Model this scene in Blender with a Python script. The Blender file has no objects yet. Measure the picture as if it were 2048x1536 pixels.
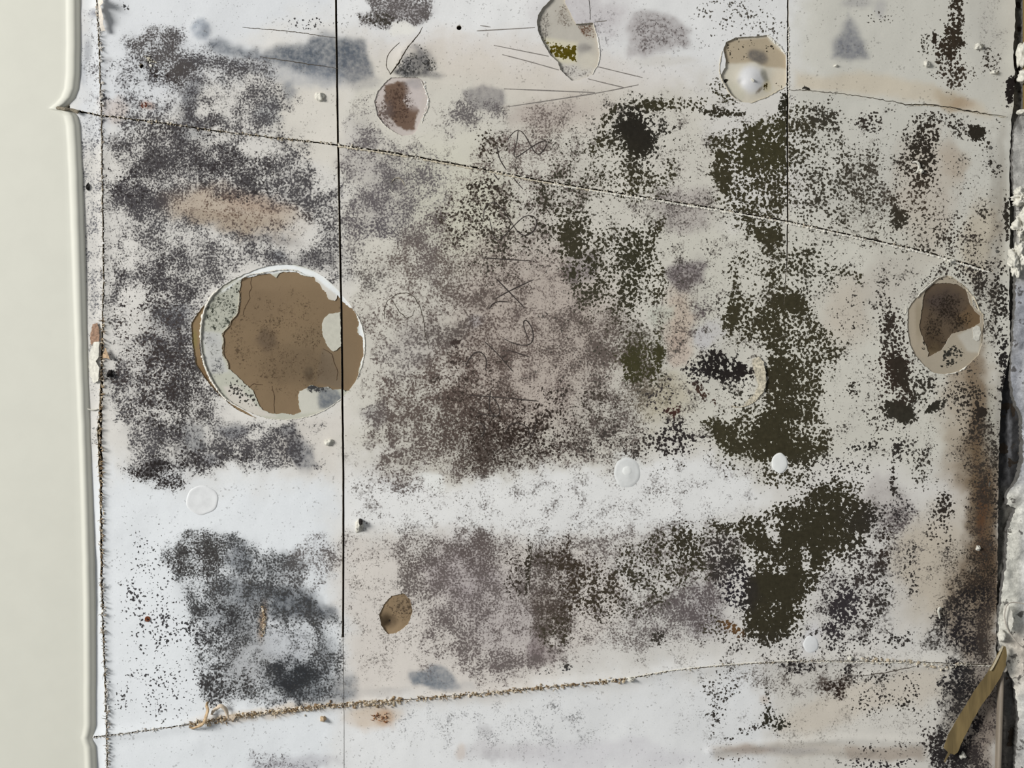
import bpy, bmesh, math, random
import numpy as np
from mathutils import Vector, Matrix, noise as mnoise
from mathutils.geometry import delaunay_2d_cdt

# ------------------------------------------------------------------ camera, light, exposure
S = 0.0005                      # metres per photo pixel on the wall face
ZC = 1.25
scene = bpy.context.scene
COL = scene.collection
cam_d = bpy.data.cameras.new('camera'); cam = bpy.data.objects.new('camera', cam_d)
COL.objects.link(cam)
CAM_D = 1.4
cam.location = (0, -CAM_D, ZC); cam.rotation_euler = (math.pi/2, 0, 0)
cam_d.sensor_width = 36; cam_d.lens = 36*CAM_D/(2048*S)
cam_d.clip_start = 0.01
scene.camera = cam

world = bpy.data.worlds.new('world'); scene.world = world
world.use_nodes = True
bg = world.node_tree.nodes['Background']
bg.inputs[0].default_value = (0.93, 0.96, 1.0, 1); bg.inputs[1].default_value = 0.26

def area(name, loc, target, sx, sy, power, colr):
    d = bpy.data.lights.new(name, 'AREA'); d.shape = 'RECTANGLE'; d.size = sx; d.size_y = sy
    d.energy = power; d.color = colr
    o = bpy.data.objects.new(name, d); COL.objects.link(o)
    o.location = loc
    o.rotation_euler = (Vector(target)-Vector(loc)).to_track_quat('-Z', 'Y').to_euler()
    return o
# daylight window on the left of the wall
area('window_light', (-4.2, -2.9, ZC+1.5), (0.0, 0, ZC), 1.7, 1.7, 350, (1.0, 0.99, 0.975))

vs = scene.view_settings
scene.display_settings.display_device = 'sRGB'
vs.view_transform = 'Standard'; vs.look = 'None'; vs.exposure = 0.0; vs.gamma = 1.0
vs.use_curve_mapping = False

# ------------------------------------------------------------------ helpers
rng = random.Random(7)
def lin(c):
    out = []
    for v in c:
        v = v/255.0
        out.append(v/12.92 if v <= 0.04045 else ((v+0.055)/1.055)**2.4)
    return tuple(out)
def W(x, y, up=0.0):
    """photo pixel on the wall plane, `up` metres in front of it"""
    return Vector(((x-1024)*S, -up, ZC+(768-y)*S))
def zp(pts, ox, oy, k):
    return [(ox+a/k, oy+b/k) for a, b in pts]

_T = np.random.RandomState(11).rand(8, 256, 256)
def vn(x, y, scale, seed=0):
    u = x/scale+37.1*seed+500; v = y/scale+17.7*seed+500
    iu = np.floor(u).astype(int); iv = np.floor(v).astype(int)
    fu = u-iu; fv = v-iv
    fu = fu*fu*(3-2*fu); fv = fv*fv*(3-2*fv)
    t = _T[seed % 8]
    a = t[iu % 256, iv % 256]; b = t[(iu+1) % 256, iv % 256]
    c = t[iu % 256, (iv+1) % 256]; d = t[(iu+1) % 256, (iv+1) % 256]
    return (a*(1-fu)+b*fu)*(1-fv)+(c*(1-fu)+d*fu)*fv-0.5
def fbm(x, y, scale, seed=0):
    return vn(x, y, scale, seed)+0.5*vn(x, y, scale/2.1, seed+1)+0.3*vn(x, y, scale/4.3, seed+2)
def sstep(a, b, x):
    t = np.clip((x-a)/(b-a), 0, 1); return t*t*(3-2*t)

def inside(px, py, poly):
    r = np.zeros(px.shape, bool)
    n = len(poly)
    for i in range(n):
        x0, y0 = poly[i]; x1, y1 = poly[(i+1) % n]
        if y0 == y1: continue
        c = ((y0 > py) != (y1 > py)) & (px < (x1-x0)*(py-y0)/(y1-y0)+x0)
        r ^= c
    return r
def sdist(px, py, poly):
    """signed distance in px, positive inside"""
    d = np.full(px.shape, 1e9); n = len(poly)
    for i in range(n):
        x0, y0 = poly[i]; x1, y1 = poly[(i+1) % n]
        ex, ey = x1-x0, y1-y0
        t = np.clip(((px-x0)*ex+(py-y0)*ey)/(ex*ex+ey*ey+1e-9), 0, 1)
        d = np.minimum(d, np.hypot(px-x0-t*ex, py-y0-t*ey))
    return np.where(inside(px, py, poly), d, -d)

def jag(pts, step=6, amp=1.2, seed=0, closed=False):
    """subdivide a polyline and roughen it"""
    r = random.Random(seed); out = []
    n = len(pts); segs = n if closed else n-1
    for i in range(segs):
        x0, y0 = pts[i]; x1, y1 = pts[(i+1) % n]
        L = math.hypot(x1-x0, y1-y0); k = max(1, int(L/step))
        nx, ny = -(y1-y0)/(L+1e-9), (x1-x0)/(L+1e-9)
        for j in range(k):
            t = j/k; a = r.uniform(-amp, amp)
            out.append((x0+(x1-x0)*t+nx*a, y0+(y1-y0)*t+ny*a))
    if not closed: out.append(tuple(pts[-1]))
    return out
def smooth_line(pts, it=2, closed=False):
    for _ in range(it):
        n = len(pts); o = []
        if not closed: o.append(pts[0])
        for i in range(n if closed else n-1):
            p, q = pts[i], pts[(i+1) % n]
            o.append((p[0]*.75+q[0]*.25, p[1]*.75+q[1]*.25)); o.append((p[0]*.25+q[0]*.75, p[1]*.25+q[1]*.75))
        if not closed: o.append(pts[-1])
        pts = o
    return pts
def gap_poly(pts, width, step=6, amp=0.5, seed=0, wamp=0.3):
    """closed polygon of a thin gap that follows a line; width may be a list per point"""
    r = random.Random(seed)
    ws = width if isinstance(width, (list, tuple)) else [width]*len(pts)
    L, R = [], []
    for i in range(len(pts)-1):
        x0, y0 = pts[i]; x1, y1 = pts[i+1]
        d = math.hypot(x1-x0, y1-y0); k = max(1, int(d/step)); nx, ny = -(y1-y0)/d, (x1-x0)/d
        for j in range(k+(1 if i == len(pts)-2 else 0)):
            t = j/k; w = ws[i]*(1-t)+ws[i+1]*t; a = r.uniform(-amp, amp)
            wl = max(.25, w/2*(1+r.uniform(-wamp, wamp))); wr = max(.25, w/2*(1+r.uniform(-wamp, wamp)))
            x = x0+(x1-x0)*t+nx*a; y = y0+(y1-y0)*t+ny*a
            L.append((x+nx*wl, y+ny*wl)); R.append((x-nx*wr, y-ny*wr))
    return L+R[::-1]

def link(name, me, mat=None, parent=None):
    o = bpy.data.objects.new(name, me); COL.objects.link(o)
    if mat: me.materials.append(mat)
    if parent: o.parent = parent
    return o
def tag(o, label=None, cat=None, group=None, kind=None):
    if label: o['label'] = label
    if cat: o['category'] = cat
    if group: o['group'] = group
    if kind: o['kind'] = kind
    return o

# ------------------------------------------------------------------ materials
def new_mat(name, rough=0.85):
    m = bpy.data.materials.new(name); m.use_nodes = True
    b = m.node_tree.nodes['Principled BSDF']; b.inputs['Roughness'].default_value = rough
    b.inputs['Specular IOR Level'].default_value = 0.25
    return m, m.node_tree, b
def nd(nt, t, **kw):
    n = nt.nodes.new(t)
    for k, v in kw.items(): setattr(n, k, v)
    return n
def math_n(nt, op, a, b=None, c=None):
    n = nt.nodes.new('ShaderNodeMath'); n.operation = op
    for i, v in enumerate((a, b, c)):
        if v is None: continue
        if isinstance(v, (int, float)): n.inputs[i].default_value = v
        else: nt.links.new(v, n.inputs[i])
    return n.outputs[0]
def noise_n(nt, co, scale, detail=2, rough=.55, dist=0):
    n = nt.nodes.new('ShaderNodeTexNoise'); n.inputs['Scale'].default_value = scale
    n.inputs['Detail'].default_value = detail; n.inputs['Roughness'].default_value = rough
    n.inputs['Distortion'].default_value = dist
    nt.links.new(co, n.inputs['Vector']); return n.outputs['Fac']
def mix_c(nt, f, a, b, bt='MIX'):
    n = nt.nodes.new('ShaderNodeMix'); n.data_type = 'RGBA'; n.blend_type = bt
    for sock, v in ((n.inputs[0], f), (n.inputs[6], a), (n.inputs[7], b)):
        if isinstance(v, (int, float)): sock.default_value = v
        elif isinstance(v, tuple): sock.default_value = (*v[:3], 1)
        else: nt.links.new(v, sock)
    return n.outputs[2]
def maprange(nt, v, a, b, lo, hi):
    n = nt.nodes.new('ShaderNodeMapRange'); n.interpolation_type = 'SMOOTHSTEP'
    for i, x in enumerate((v, a, b, lo, hi)):
        if isinstance(x, (int, float)): n.inputs[i].default_value = x
        else: nt.links.new(x, n.inputs[i])
    return n.outputs[0]

def mould_material():
    m, nt, b = new_mat('mouldy_paper', 0.95); b.inputs['Specular IOR Level'].default_value = .06
    co = nd(nt, 'ShaderNodeTexCoord').outputs['Object']
    def attr(n):
        a = nd(nt, 'ShaderNodeAttribute'); a.attribute_name = n; return a.outputs['Color'], a.outputs['Alpha']
    base, _ = attr('base'); fc, fd = attr('fine'); cc, cd = attr('coarse'); sc, sd = attr('smooth')
    n_mid = noise_n(nt, co, 52, 3, .6)
    n_big = noise_n(nt, co, 16, 3, .6)
    n_fin = noise_n(nt, co, 520, 2, .62)
    n_fin2 = noise_n(nt, co, 230, 2.5, .62)
    n_coa = noise_n(nt, co, 300, 3, .65)
    vo = nd(nt, 'ShaderNodeTexVoronoi'); vo.inputs['Scale'].default_value = 330
    wob = nd(nt, 'ShaderNodeTexNoise'); wob.inputs['Scale'].default_value = 480; wob.inputs['Detail'].default_value = 1
    nt.links.new(co, wob.inputs['Vector'])
    wv = nd(nt, 'ShaderNodeVectorMath', operation='MULTIPLY_ADD'); nt.links.new(wob.outputs['Color'], wv.inputs[0])
    wv.inputs[1].default_value = (.0028, .0028, .0028); nt.links.new(co, wv.inputs[2]); nt.links.new(wv.outputs[0], vo.inputs['Vector'])
    n_vor = math_n(nt, 'MULTIPLY_ADD', vo.outputs['Distance'], -.66, .83)
    n_coa = math_n(nt, 'ADD', math_n(nt, 'MULTIPLY', n_coa, .55), math_n(nt, 'MULTIPLY', n_vor, .45))
    # paper: faint blotches and grain
    blot = math_n(nt, 'MULTIPLY_ADD', math_n(nt, 'SUBTRACT', n_big, .5), .16, 1.0)
    grain = math_n(nt, 'MULTIPLY_ADD', math_n(nt, 'SUBTRACT', n_fin, .5), .10, blot)
    vm = nd(nt, 'ShaderNodeVectorMath', operation='SCALE')
    nt.links.new(base, vm.inputs[0]); nt.links.new(grain, vm.inputs['Scale'])
    col = vm.outputs[0]
    def layer(col, n1, k1, n2, k2, std, tt, d, c, w, lo):
        v = math_n(nt, 'ADD', math_n(nt, 'MULTIPLY', math_n(nt, 'SUBTRACT', n1, .5), k1/std),
                   math_n(nt, 'MULTIPLY', math_n(nt, 'SUBTRACT', n2, .5), k2/std))
        t = math_n(nt, 'MULTIPLY_ADD', d, -tt[1], tt[0])
        t = math_n(nt, 'MULTIPLY_ADD', math_n(nt, 'POWER', d, 6), -tt[2], t)
        x = math_n(nt, 'SUBTRACT', v, t)
        msk = maprange(nt, x, -w, w, 0, 1)
        gate = maprange(nt, d, .015, lo, 0, 1)
        f = math_n(nt, 'MULTIPLY', msk, gate)
        return f, x
    # smooth felt-like stains
    sf = math_n(nt, 'MULTIPLY', sd, math_n(nt, 'MULTIPLY_ADD', math_n(nt, 'SUBTRACT', n_fin2, .5), .9, 1.0))
    sf = math_n(nt, 'MULTIPLY', sf, math_n(nt, 'MULTIPLY_ADD', math_n(nt, 'SUBTRACT', n_mid, .5), .8, 1.0))
    n = nd(nt, 'ShaderNodeClamp'); nt.links.new(sf, n.inputs[0]); sf = n.outputs[0]
    col = mix_c(nt, sf, col, sc)
    # fine salt-and-pepper mould: a thin film plus dark specks
    ff, fx = layer(col, n_fin, .85, n_mid, .5, .12, (1.38, 2.15, .6), fd, fc, .5, .16)
    n_f2 = math_n(nt, 'MULTIPLY', fd, .26)
    col = mix_c(nt, n_f2, col, fc)
    ff2, _ = layer(col, n_fin2, .8, n_mid, .55, .12, (1.35, 2.3, .6), fd, fc, .7, .16)
    col = mix_c(nt, math_n(nt, 'MULTIPLY', ff2, .45), col, fc)
    dark = nd(nt, 'ShaderNodeVectorMath', operation='SCALE'); nt.links.new(fc, dark.inputs[0]); dark.inputs['Scale'].default_value = .75
    col = mix_c(nt, math_n(nt, 'MULTIPLY', ff, .95), col, dark.outputs[0])
    # coarse colonies
    cf, cx = layer(col, n_coa, .98, n_mid, .34, .088, (1.6, 2.65, 1.5), cd, cc, .20, .10)
    var = nd(nt, 'ShaderNodeVectorMath', operation='SCALE'); nt.links.new(cc, var.inputs[0])
    nt.links.new(math_n(nt, 'MULTIPLY_ADD', math_n(nt, 'SUBTRACT', n_fin2, .5), .9, 1.0), var.inputs['Scale'])
    col = mix_c(nt, cf, col, var.outputs[0])
    nt.links.new(col, b.inputs['Base Color'])
    h = math_n(nt, 'ADD', math_n(nt, 'MULTIPLY', cf, .7), math_n(nt, 'MULTIPLY', ff, .4))
    h = math_n(nt, 'ADD', h, math_n(nt, 'MULTIPLY', n_fin2, .35))
    bp = nd(nt, 'ShaderNodeBump'); bp.inputs['Strength'].default_value = .35; bp.inputs['Distance'].default_value = .0004
    nt.links.new(h, bp.inputs['Height']); nt.links.new(bp.outputs[0], b.inputs['Normal'])
    return m
MOULD = mould_material()

def simple_mat(name, c, rough=.85, var=.25, scale=200, bump=.3, dist=.0005, stretch=None, spec=.25):
    m, nt, b = new_mat(name, rough); b.inputs['Specular IOR Level'].default_value = spec
    co = nd(nt, 'ShaderNodeTexCoord').outputs['Object']
    if stretch:
        mp = nd(nt, 'ShaderNodeMapping'); mp.inputs['Scale'].default_value = stretch
        nt.links.new(co, mp.inputs[0]); co = mp.outputs[0]
    n = noise_n(nt, co, scale, 4, .6)
    l = lin(c)
    col = mix_c(nt, maprange(nt, n, .3, .7, 0, 1), tuple(v*(1-var) for v in l), tuple(min(1, v*(1+var)) for v in l))
    nt.links.new(col, b.inputs['Base Color'])
    if bump:
        bp = nd(nt, 'ShaderNodeBump'); bp.inputs['Strength'].default_value = bump; bp.inputs['Distance'].default_value = dist
        nt.links.new(n, bp.inputs['Height']); nt.links.new(bp.outputs[0], b.inputs['Normal'])
    return m
def attr_mat(name, rough=.9):
    m, nt, b = new_mat(name, rough)
    a = nd(nt, 'ShaderNodeAttribute'); a.attribute_name = 'col'
    co = nd(nt, 'ShaderNodeTexCoord').outputs['Object']
    n = noise_n(nt, co, 900, 2, .6)
    vm = nd(nt, 'ShaderNodeVectorMath', operation='SCALE'); nt.links.new(a.outputs['Color'], vm.inputs[0])
    nt.links.new(math_n(nt, 'MULTIPLY_ADD', math_n(nt, 'SUBTRACT', n, .5), .8, 1.0), vm.inputs['Scale'])
    nt.links.new(vm.outputs[0], b.inputs['Base Color'])
    return m
FRAY = attr_mat('frayed_fibre')
PAINT = simple_mat('cream_paint', (207, 206, 193), .6, .015, 30, .05, .0003, spec=.4)
KRAFT_BACK = simple_mat('dark_backing', (52, 44, 36), .95, .3, 120)
PENCIL = simple_mat('pencil_graphite', (58, 51, 47), .7, .2, 700, 0)
PENCIL_L = simple_mat('faint_pencil', (128, 122, 116), .7, .2, 700, 0)
PLASTER = simple_mat('white_plaster', (206, 203, 191), .95, .16, 300, .6, .0008)
TAPE = simple_mat('old_tan_tape', (112, 96, 63), .8, .35, 90, .25, .0004, (1, 1, .12))
METAL = simple_mat('dull_metal', (126, 116, 102), .55, .2, 120, .2, .0003, (4, 4, .3), spec=.5)
RUST = simple_mat('rusty_metal', (120, 66, 40), .8, .4, 500, .4, .0003)
WOOD = simple_mat('brown_wood', (112, 94, 52), .7, .2, 60, .2, .0004, (3, 3, .2))
THREAD = simple_mat('pale_thread', (176, 168, 156), .8, .1, 500, 0)

def concrete_mat():
    m, nt, b = new_mat('rough_concrete', .95)
    co = nd(nt, 'ShaderNodeTexCoord').outputs['Object']
    a = nd(nt, 'ShaderNodeAttribute'); a.attribute_name = 'base'
    n1 = noise_n(nt, co, 500, 3, .7); n2 = noise_n(nt, co, 90, 4, .65)
    f = math_n(nt, 'MULTIPLY_ADD', math_n(nt, 'SUBTRACT', n1, .5), 1.0, 1.0)
    f = math_n(nt, 'MULTIPLY_ADD', math_n(nt, 'SUBTRACT', n2, .5), 1.5, f)
    vm = nd(nt, 'ShaderNodeVectorMath', operation='SCALE'); nt.links.new(a.outputs['Color'], vm.inputs[0]); nt.links.new(f, vm.inputs['Scale'])
    dk = maprange(nt, n2, .57, .64, 0, .85)
    col = mix_c(nt, dk, vm.outputs[0], lin((60, 56, 52)))
    nt.links.new(col, b.inputs['Base Color'])
    bp = nd(nt, 'ShaderNodeBump'); bp.inputs['Strength'].default_value = .6; bp.inputs['Distance'].default_value = .0005
    nt.links.new(math_n(nt, 'ADD', n1, n2), bp.inputs['Height']); nt.links.new(bp.outputs[0], b.inputs['Normal'])
    return m
CONCRETE = concrete_mat()

# ------------------------------------------------------------------ mould painter: stains as lists of shapes
def E(l, c, d, x, y, rx, ry, rot=0, f=.5, w=None): return ('E', l, c, d, (x, y, rx, ry, rot), f, w)
def P(l, c, d, pts, f=14, w=14): return ('P', l, c, d, pts, f, w)

def paint(px, py, base, shapes, warp=1.0):
    n = len(px)
    B = np.tile(np.array(lin(base)), (n, 1))
    lay = {k: [np.zeros((n, 3)), np.zeros(n)] for k in 'fcs'}
    W1 = fbm(px, py, 62, 1); W2 = fbm(px, py, 62, 4); W3 = vn(px, py, 11, 2); W4 = vn(px, py, 11, 5)
    for k, l, c, d, g, f, w in shapes:
        if k == 'E':
            x, y, rx, ry, rot = g
            amp = (min(16, .5*min(rx, ry)) if w is None else w)*warp
            R = max(rx, ry)*1.6+amp*2
            idx = np.nonzero((abs(px-x) < R) & (abs(py-y) < R))[0]
            if not len(idx): continue
            qx = px[idx]+W1[idx]*amp*2+W3[idx]*amp*.8-x; qy = py[idx]+W2[idx]*amp*2+W4[idx]*amp*.8-y
            a = math.radians(rot); ca, sa = math.cos(a), math.sin(a)
            r = np.hypot((qx*ca+qy*sa)/rx, (-qx*sa+qy*ca)/ry)
            mk = 1-sstep(1-f, 1+f*.7, r)
        else:
            xs = [p[0] for p in g]; ys = [p[1] for p in g]; mgn = f+w*2+4
            idx = np.nonzero((px > min(xs)-mgn) & (px < max(xs)+mgn) & (py > min(ys)-mgn) & (py < max(ys)+mgn))[0]
            if not len(idx): continue
            amp = w*warp
            qx = px[idx]+W1[idx]*amp*2+W3[idx]*amp*.8; qy = py[idx]+W2[idx]*amp*2+W4[idx]*amp*.8
            mk = sstep(-f, f, sdist(qx, qy, g))
        if l == 'b':
            m1 = (mk*d)[:, None]; B[idx] = B[idx]*(1-m1)+np.array(lin(c))*m1
        elif l == 'x':
            for q in 'fcs': lay[q][1][idx] *= 1-mk*d
        elif l in ('xc', 'xf', 'xs'):
            lay[l[1]][1][idx] *= 1-mk*d
        else:
            C, D = lay[l]; add = mk*d
            tot = D[idx]+add+1e-6; fr = (add/tot)[:, None]
            C[idx] = C[idx]*(1-fr)+np.array(lin(c))*fr
            D[idx] = D[idx]+(1-D[idx])*add
    out = {'base': np.c_[B, np.ones(n)]}
    for k, nm in (('f', 'fine'), ('c', 'coarse'), ('s', 'smooth')):
        out[nm] = np.c_[lay[k][0], lay[k][1]]
    return out

def sheet(name, outer, holes, spacing, depth, base, shapes, mat=MOULD, parent=None, relief=None, rim=.0012,
          rimcol=(196, 188, 172), warp=1.0, outer_rim=True, bounds=None):
    """a thin sheet lying on the wall plane: outline with holes, real cut edges, relief and stain attributes.
    depth: metres behind the wall face"""
    xs = [p[0] for p in outer]; ys = [p[1] for p in outer]
    gx = np.arange(min(xs)+spacing*.5, max(xs), spacing); gy = np.arange(min(ys)+spacing*.5, max(ys), spacing)
    GX, GY = np.meshgrid(gx, gy); GX = GX.ravel().copy(); GY = GY.ravel().copy()
    r = np.random.RandomState(3); GX += r.uniform(-.2, .2, GX.shape)*spacing; GY += r.uniform(-.2, .2, GY.shape)*spacing
    keep = inside(GX, GY, outer); GX, GY = GX[keep], GY[keep]
    co = [Vector((a, b)) for a, b in zip(GX, GY)]
    polys = [outer]+holes; edges = []
    for poly in polys:
        s = len(co); co += [Vector(p) for p in poly]
        edges += [(s+i, s+(i+1) % len(poly)) for i in range(len(poly))]
    v, _, f, _, _, _ = delaunay_2d_cdt(co, edges, [], 0, 1e-4)
    V = np.array([(a.x, a.y) for a in v]); F = np.array(f)
    cx = V[F].mean(axis=1); kp = inside(cx[:, 0], cx[:, 1], outer)
    for h in holes:
        hx = [p[0] for p in h]; hy = [p[1] for p in h]
        ii = np.nonzero((cx[:, 0] > min(hx)) & (cx[:, 0] < max(hx)) & (cx[:, 1] > min(hy)) & (cx[:, 1] < max(hy)) & kp)[0]
        if len(ii): kp[ii] &= ~inside(cx[ii, 0], cx[ii, 1], h)
    F = F[kp]
    # orient all triangles toward the viewer (photo y points down -> flip)
    a, b, c = V[F[:, 0]], V[F[:, 1]], V[F[:, 2]]
    cr = (b[:, 0]-a[:, 0])*(c[:, 1]-a[:, 1])-(b[:, 1]-a[:, 1])*(c[:, 0]-a[:, 0])
    F[cr > 0] = F[cr > 0][:, ::-1]
    used = np.unique(F); remap = -np.ones(len(V), int); remap[used] = np.arange(len(used)); V = V[used]; F = remap[F]
    n = len(V)
    rel = relief(V[:, 0], V[:, 1]) if relief else np.zeros(n)
    att = paint(V[:, 0], V[:, 1], base, shapes, warp)
    # boundary edges
    ed = np.concatenate([F[:, [0, 1]], F[:, [1, 2]], F[:, [2, 0]]])
    key = np.sort(ed, axis=1); key = key[:, 0]*n+key[:, 1]
    u, first, cnt = np.unique(key, return_index=True, return_counts=True)
    be = ed[first[cnt == 1]]
    if not outer_rim:
        m = V[be].mean(axis=1); d = np.abs(sdist(m[:, 0], m[:, 1], outer)); be = be[d > .5]
    P3 = np.c_[(V[:, 0]-1024)*S, depth-rel, ZC+(768-V[:, 1])*S]
    bv = np.unique(be); k = len(bv); mp = -np.ones(n, int); mp[bv] = np.arange(k)
    top = P3[bv]; bot = top.copy(); bot[:, 1] = top[:, 1]+rim
    allv = np.concatenate([P3, top, bot])
    q = np.c_[n+mp[be[:, 0]], n+k+mp[be[:, 0]], n+k+mp[be[:, 1]], n+mp[be[:, 1]]]
    me = bpy.data.meshes.new(name)
    nt_, nq = len(F), len(q)
    me.vertices.add(len(allv)); me.vertices.foreach_set('co', allv.ravel())
    me.loops.add(nt_*3+nq*4); me.loops.foreach_set('vertex_index', np.concatenate([F.ravel(), q.ravel()]))
    me.polygons.add(nt_+nq)
    me.polygons.foreach_set('loop_start', np.concatenate([np.arange(nt_)*3, nt_*3+np.arange(nq)*4]))
    me.update(calc_edges=True)
    me.polygons.foreach_set('use_smooth', np.ones(nt_+nq, bool))
    rc = np.array([*lin(rimcol), 1.0]); z4 = np.zeros((2*k, 4))
    for nm in ('base', 'fine', 'coarse', 'smooth'):
        data = np.concatenate([att[nm], np.tile(rc, (2*k, 1)) if nm == 'base' else z4]).astype(np.float32)
        A = me.attributes.new(nm, 'FLOAT_COLOR', 'POINT'); A.data.foreach_set('color', data.ravel())
    me.validate()
    return link(name, me, mat, parent)

# ------------------------------------------------------------------ small builders
def ribbon(name, pts, width, up, mat, parent=None, thick=.00012):
    """thin drawn line lying on the wall"""
    bm = bmesh.new(); pts = smooth_line(pts, 2) if len(pts) > 2 else jag(pts, 8, .35, len(name)+int(pts[0][0]))
    rows = []
    for i, (x, y) in enumerate(pts):
        a = pts[max(0, i-1)]; b = pts[min(len(pts)-1, i+1)]
        L = math.hypot(b[0]-a[0], b[1]-a[1])+1e-9; nx, ny = -(b[1]-a[1])/L, (b[0]-a[0])/L
        w = width/2*(.55+.45*math.sin(math.pi*min(1, max(.12, i/max(1, len(pts)-1)*.88+.06))))*rng.uniform(.75, 1.2)
        u = up+SURF(x, y)
        rows.append([bm.verts.new(W(x+nx*w, y+ny*w, u)), bm.verts.new(W(x, y, u+thick)), bm.verts.new(W(x-nx*w, y-ny*w, u))])
    for r0, r1 in zip(rows, rows[1:]):
        for j in (0, 1): bm.faces.new((r0[j], r0[j+1], r1[j+1], r1[j]))
    bmesh.ops.recalc_face_normals(bm, faces=bm.faces)
    me = bpy.data.meshes.new(name); bm.to_mesh(me); bm.free()
    return link(name, me, mat, parent)

def tube(bm, pts, rad, sides=6):
    rows = []
    for i, p in enumerate(pts):
        t = (pts[min(len(pts)-1, i+1)]-pts[max(0, i-1)]).normalized()
        a = t.cross(Vector((0, 1, .13))).normalized(); b = t.cross(a)
        rr = rad(i/(len(pts)-1)) if callable(rad) else rad
        rows.append([bm.verts.new(p+(a*math.cos(k*2*math.pi/sides)+b*math.sin(k*2*math.pi/sides))*rr) for k in range(sides)])
    for r0, r1 in zip(rows, rows[1:]):
        for k in range(sides):
            bm.faces.new((r0[k], r0[(k+1) % sides], r1[(k+1) % sides], r1[k]))
    bm.faces.new(rows[0][::-1]); bm.faces.new(rows[-1])

def lump_mesh(name, rx, ry, rz, seed, rough=.35, sub=3, freq=2.2):
    """an irregular broken lump centred on its base; rx along the wall, ry out of the wall, rz up"""
    bm = bmesh.new(); bmesh.ops.create_icosphere(bm, subdivisions=sub, radius=1)
    off = Vector((seed*3.1, seed*1.7, seed*.9))
    for v in bm.verts:
        d = 1+rough*(mnoise.noise(v.co*freq*.6+off)*1.2+.6*mnoise.noise(v.co*freq*1.9+off)+.3*mnoise.noise(v.co*freq*4.5+off)+.16*mnoise.noise(v.co*freq*9+off))
        c = v.co*d
        v.co = Vector((c.x*rx, min(c.y*ry, ry*.35), c.z*rz))
    for f in bm.faces: f.smooth = sub > 2
    me = bpy.data.meshes.new(name); bm.to_mesh(me); bm.free(); return me

def plate(name, outline, up, thick, mat, parent=None, curl=None, step=5, seed=0, jagamp=.8, col=None):
    """a flat flake with real thickness; curl(x,y) adds lift in metres"""
    pts = jag(outline, step, jagamp, seed, closed=True)
    sp = max(2.5, step)
    xs = [p[0] for p in pts]; ys = [p[1] for p in pts]
    inn = [(x, y) for x in np.arange(min(xs)+sp/2, max(xs), sp) for y in np.arange(min(ys)+sp/2, max(ys), sp)]
    if inn:
        A = np.array(inn); k = sdist(A[:, 0], A[:, 1], pts) > sp*.35; inn = [tuple(q) for q in A[k]]
    co = [Vector(p) for p in pts]+[Vector(p) for p in inn]; n = len(pts)
    v, _, f, _, _, _ = delaunay_2d_cdt(co, [(i, (i+1) % n) for i in range(n)], [], 0, 1e-5)
    V = np.array([(a.x, a.y) for a in v]); F = np.array(f)
    c = V[F].mean(axis=1); F = F[inside(c[:, 0], c[:, 1], pts)]
    bm = bmesh.new()
    vs_ = [bm.verts.new(W(a, b, up+(curl(a, b) if curl else 0))) for a, b in V]
    for t in F: bm.faces.new([vs_[i] for i in t])
    bmesh.ops.delete(bm, geom=[q for q in bm.verts if not q.link_faces], context='VERTS')
    bmesh.ops.recalc_face_normals(bm, faces=bm.faces)
    if sum(q.normal.y for q in bm.faces) > 0: bmesh.ops.reverse_faces(bm, faces=bm.faces)
    r = bmesh.ops.extrude_face_region(bm, geom=list(bm.faces))
    for g in r['geom']:
        if isinstance(g, bmesh.types.BMVert): g.co.y -= thick
    bmesh.ops.recalc_face_normals(bm, faces=bm.faces)
    me = bpy.data.meshes.new(name); bm.to_mesh(me); bm.free()
    return link(name, me, mat, parent)

def set_col(me, cols):
    A = me.attributes.new('col', 'FLOAT_COLOR', 'POINT')
    A.data.foreach_set('color', np.asarray(cols, np.float32).ravel())

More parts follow.
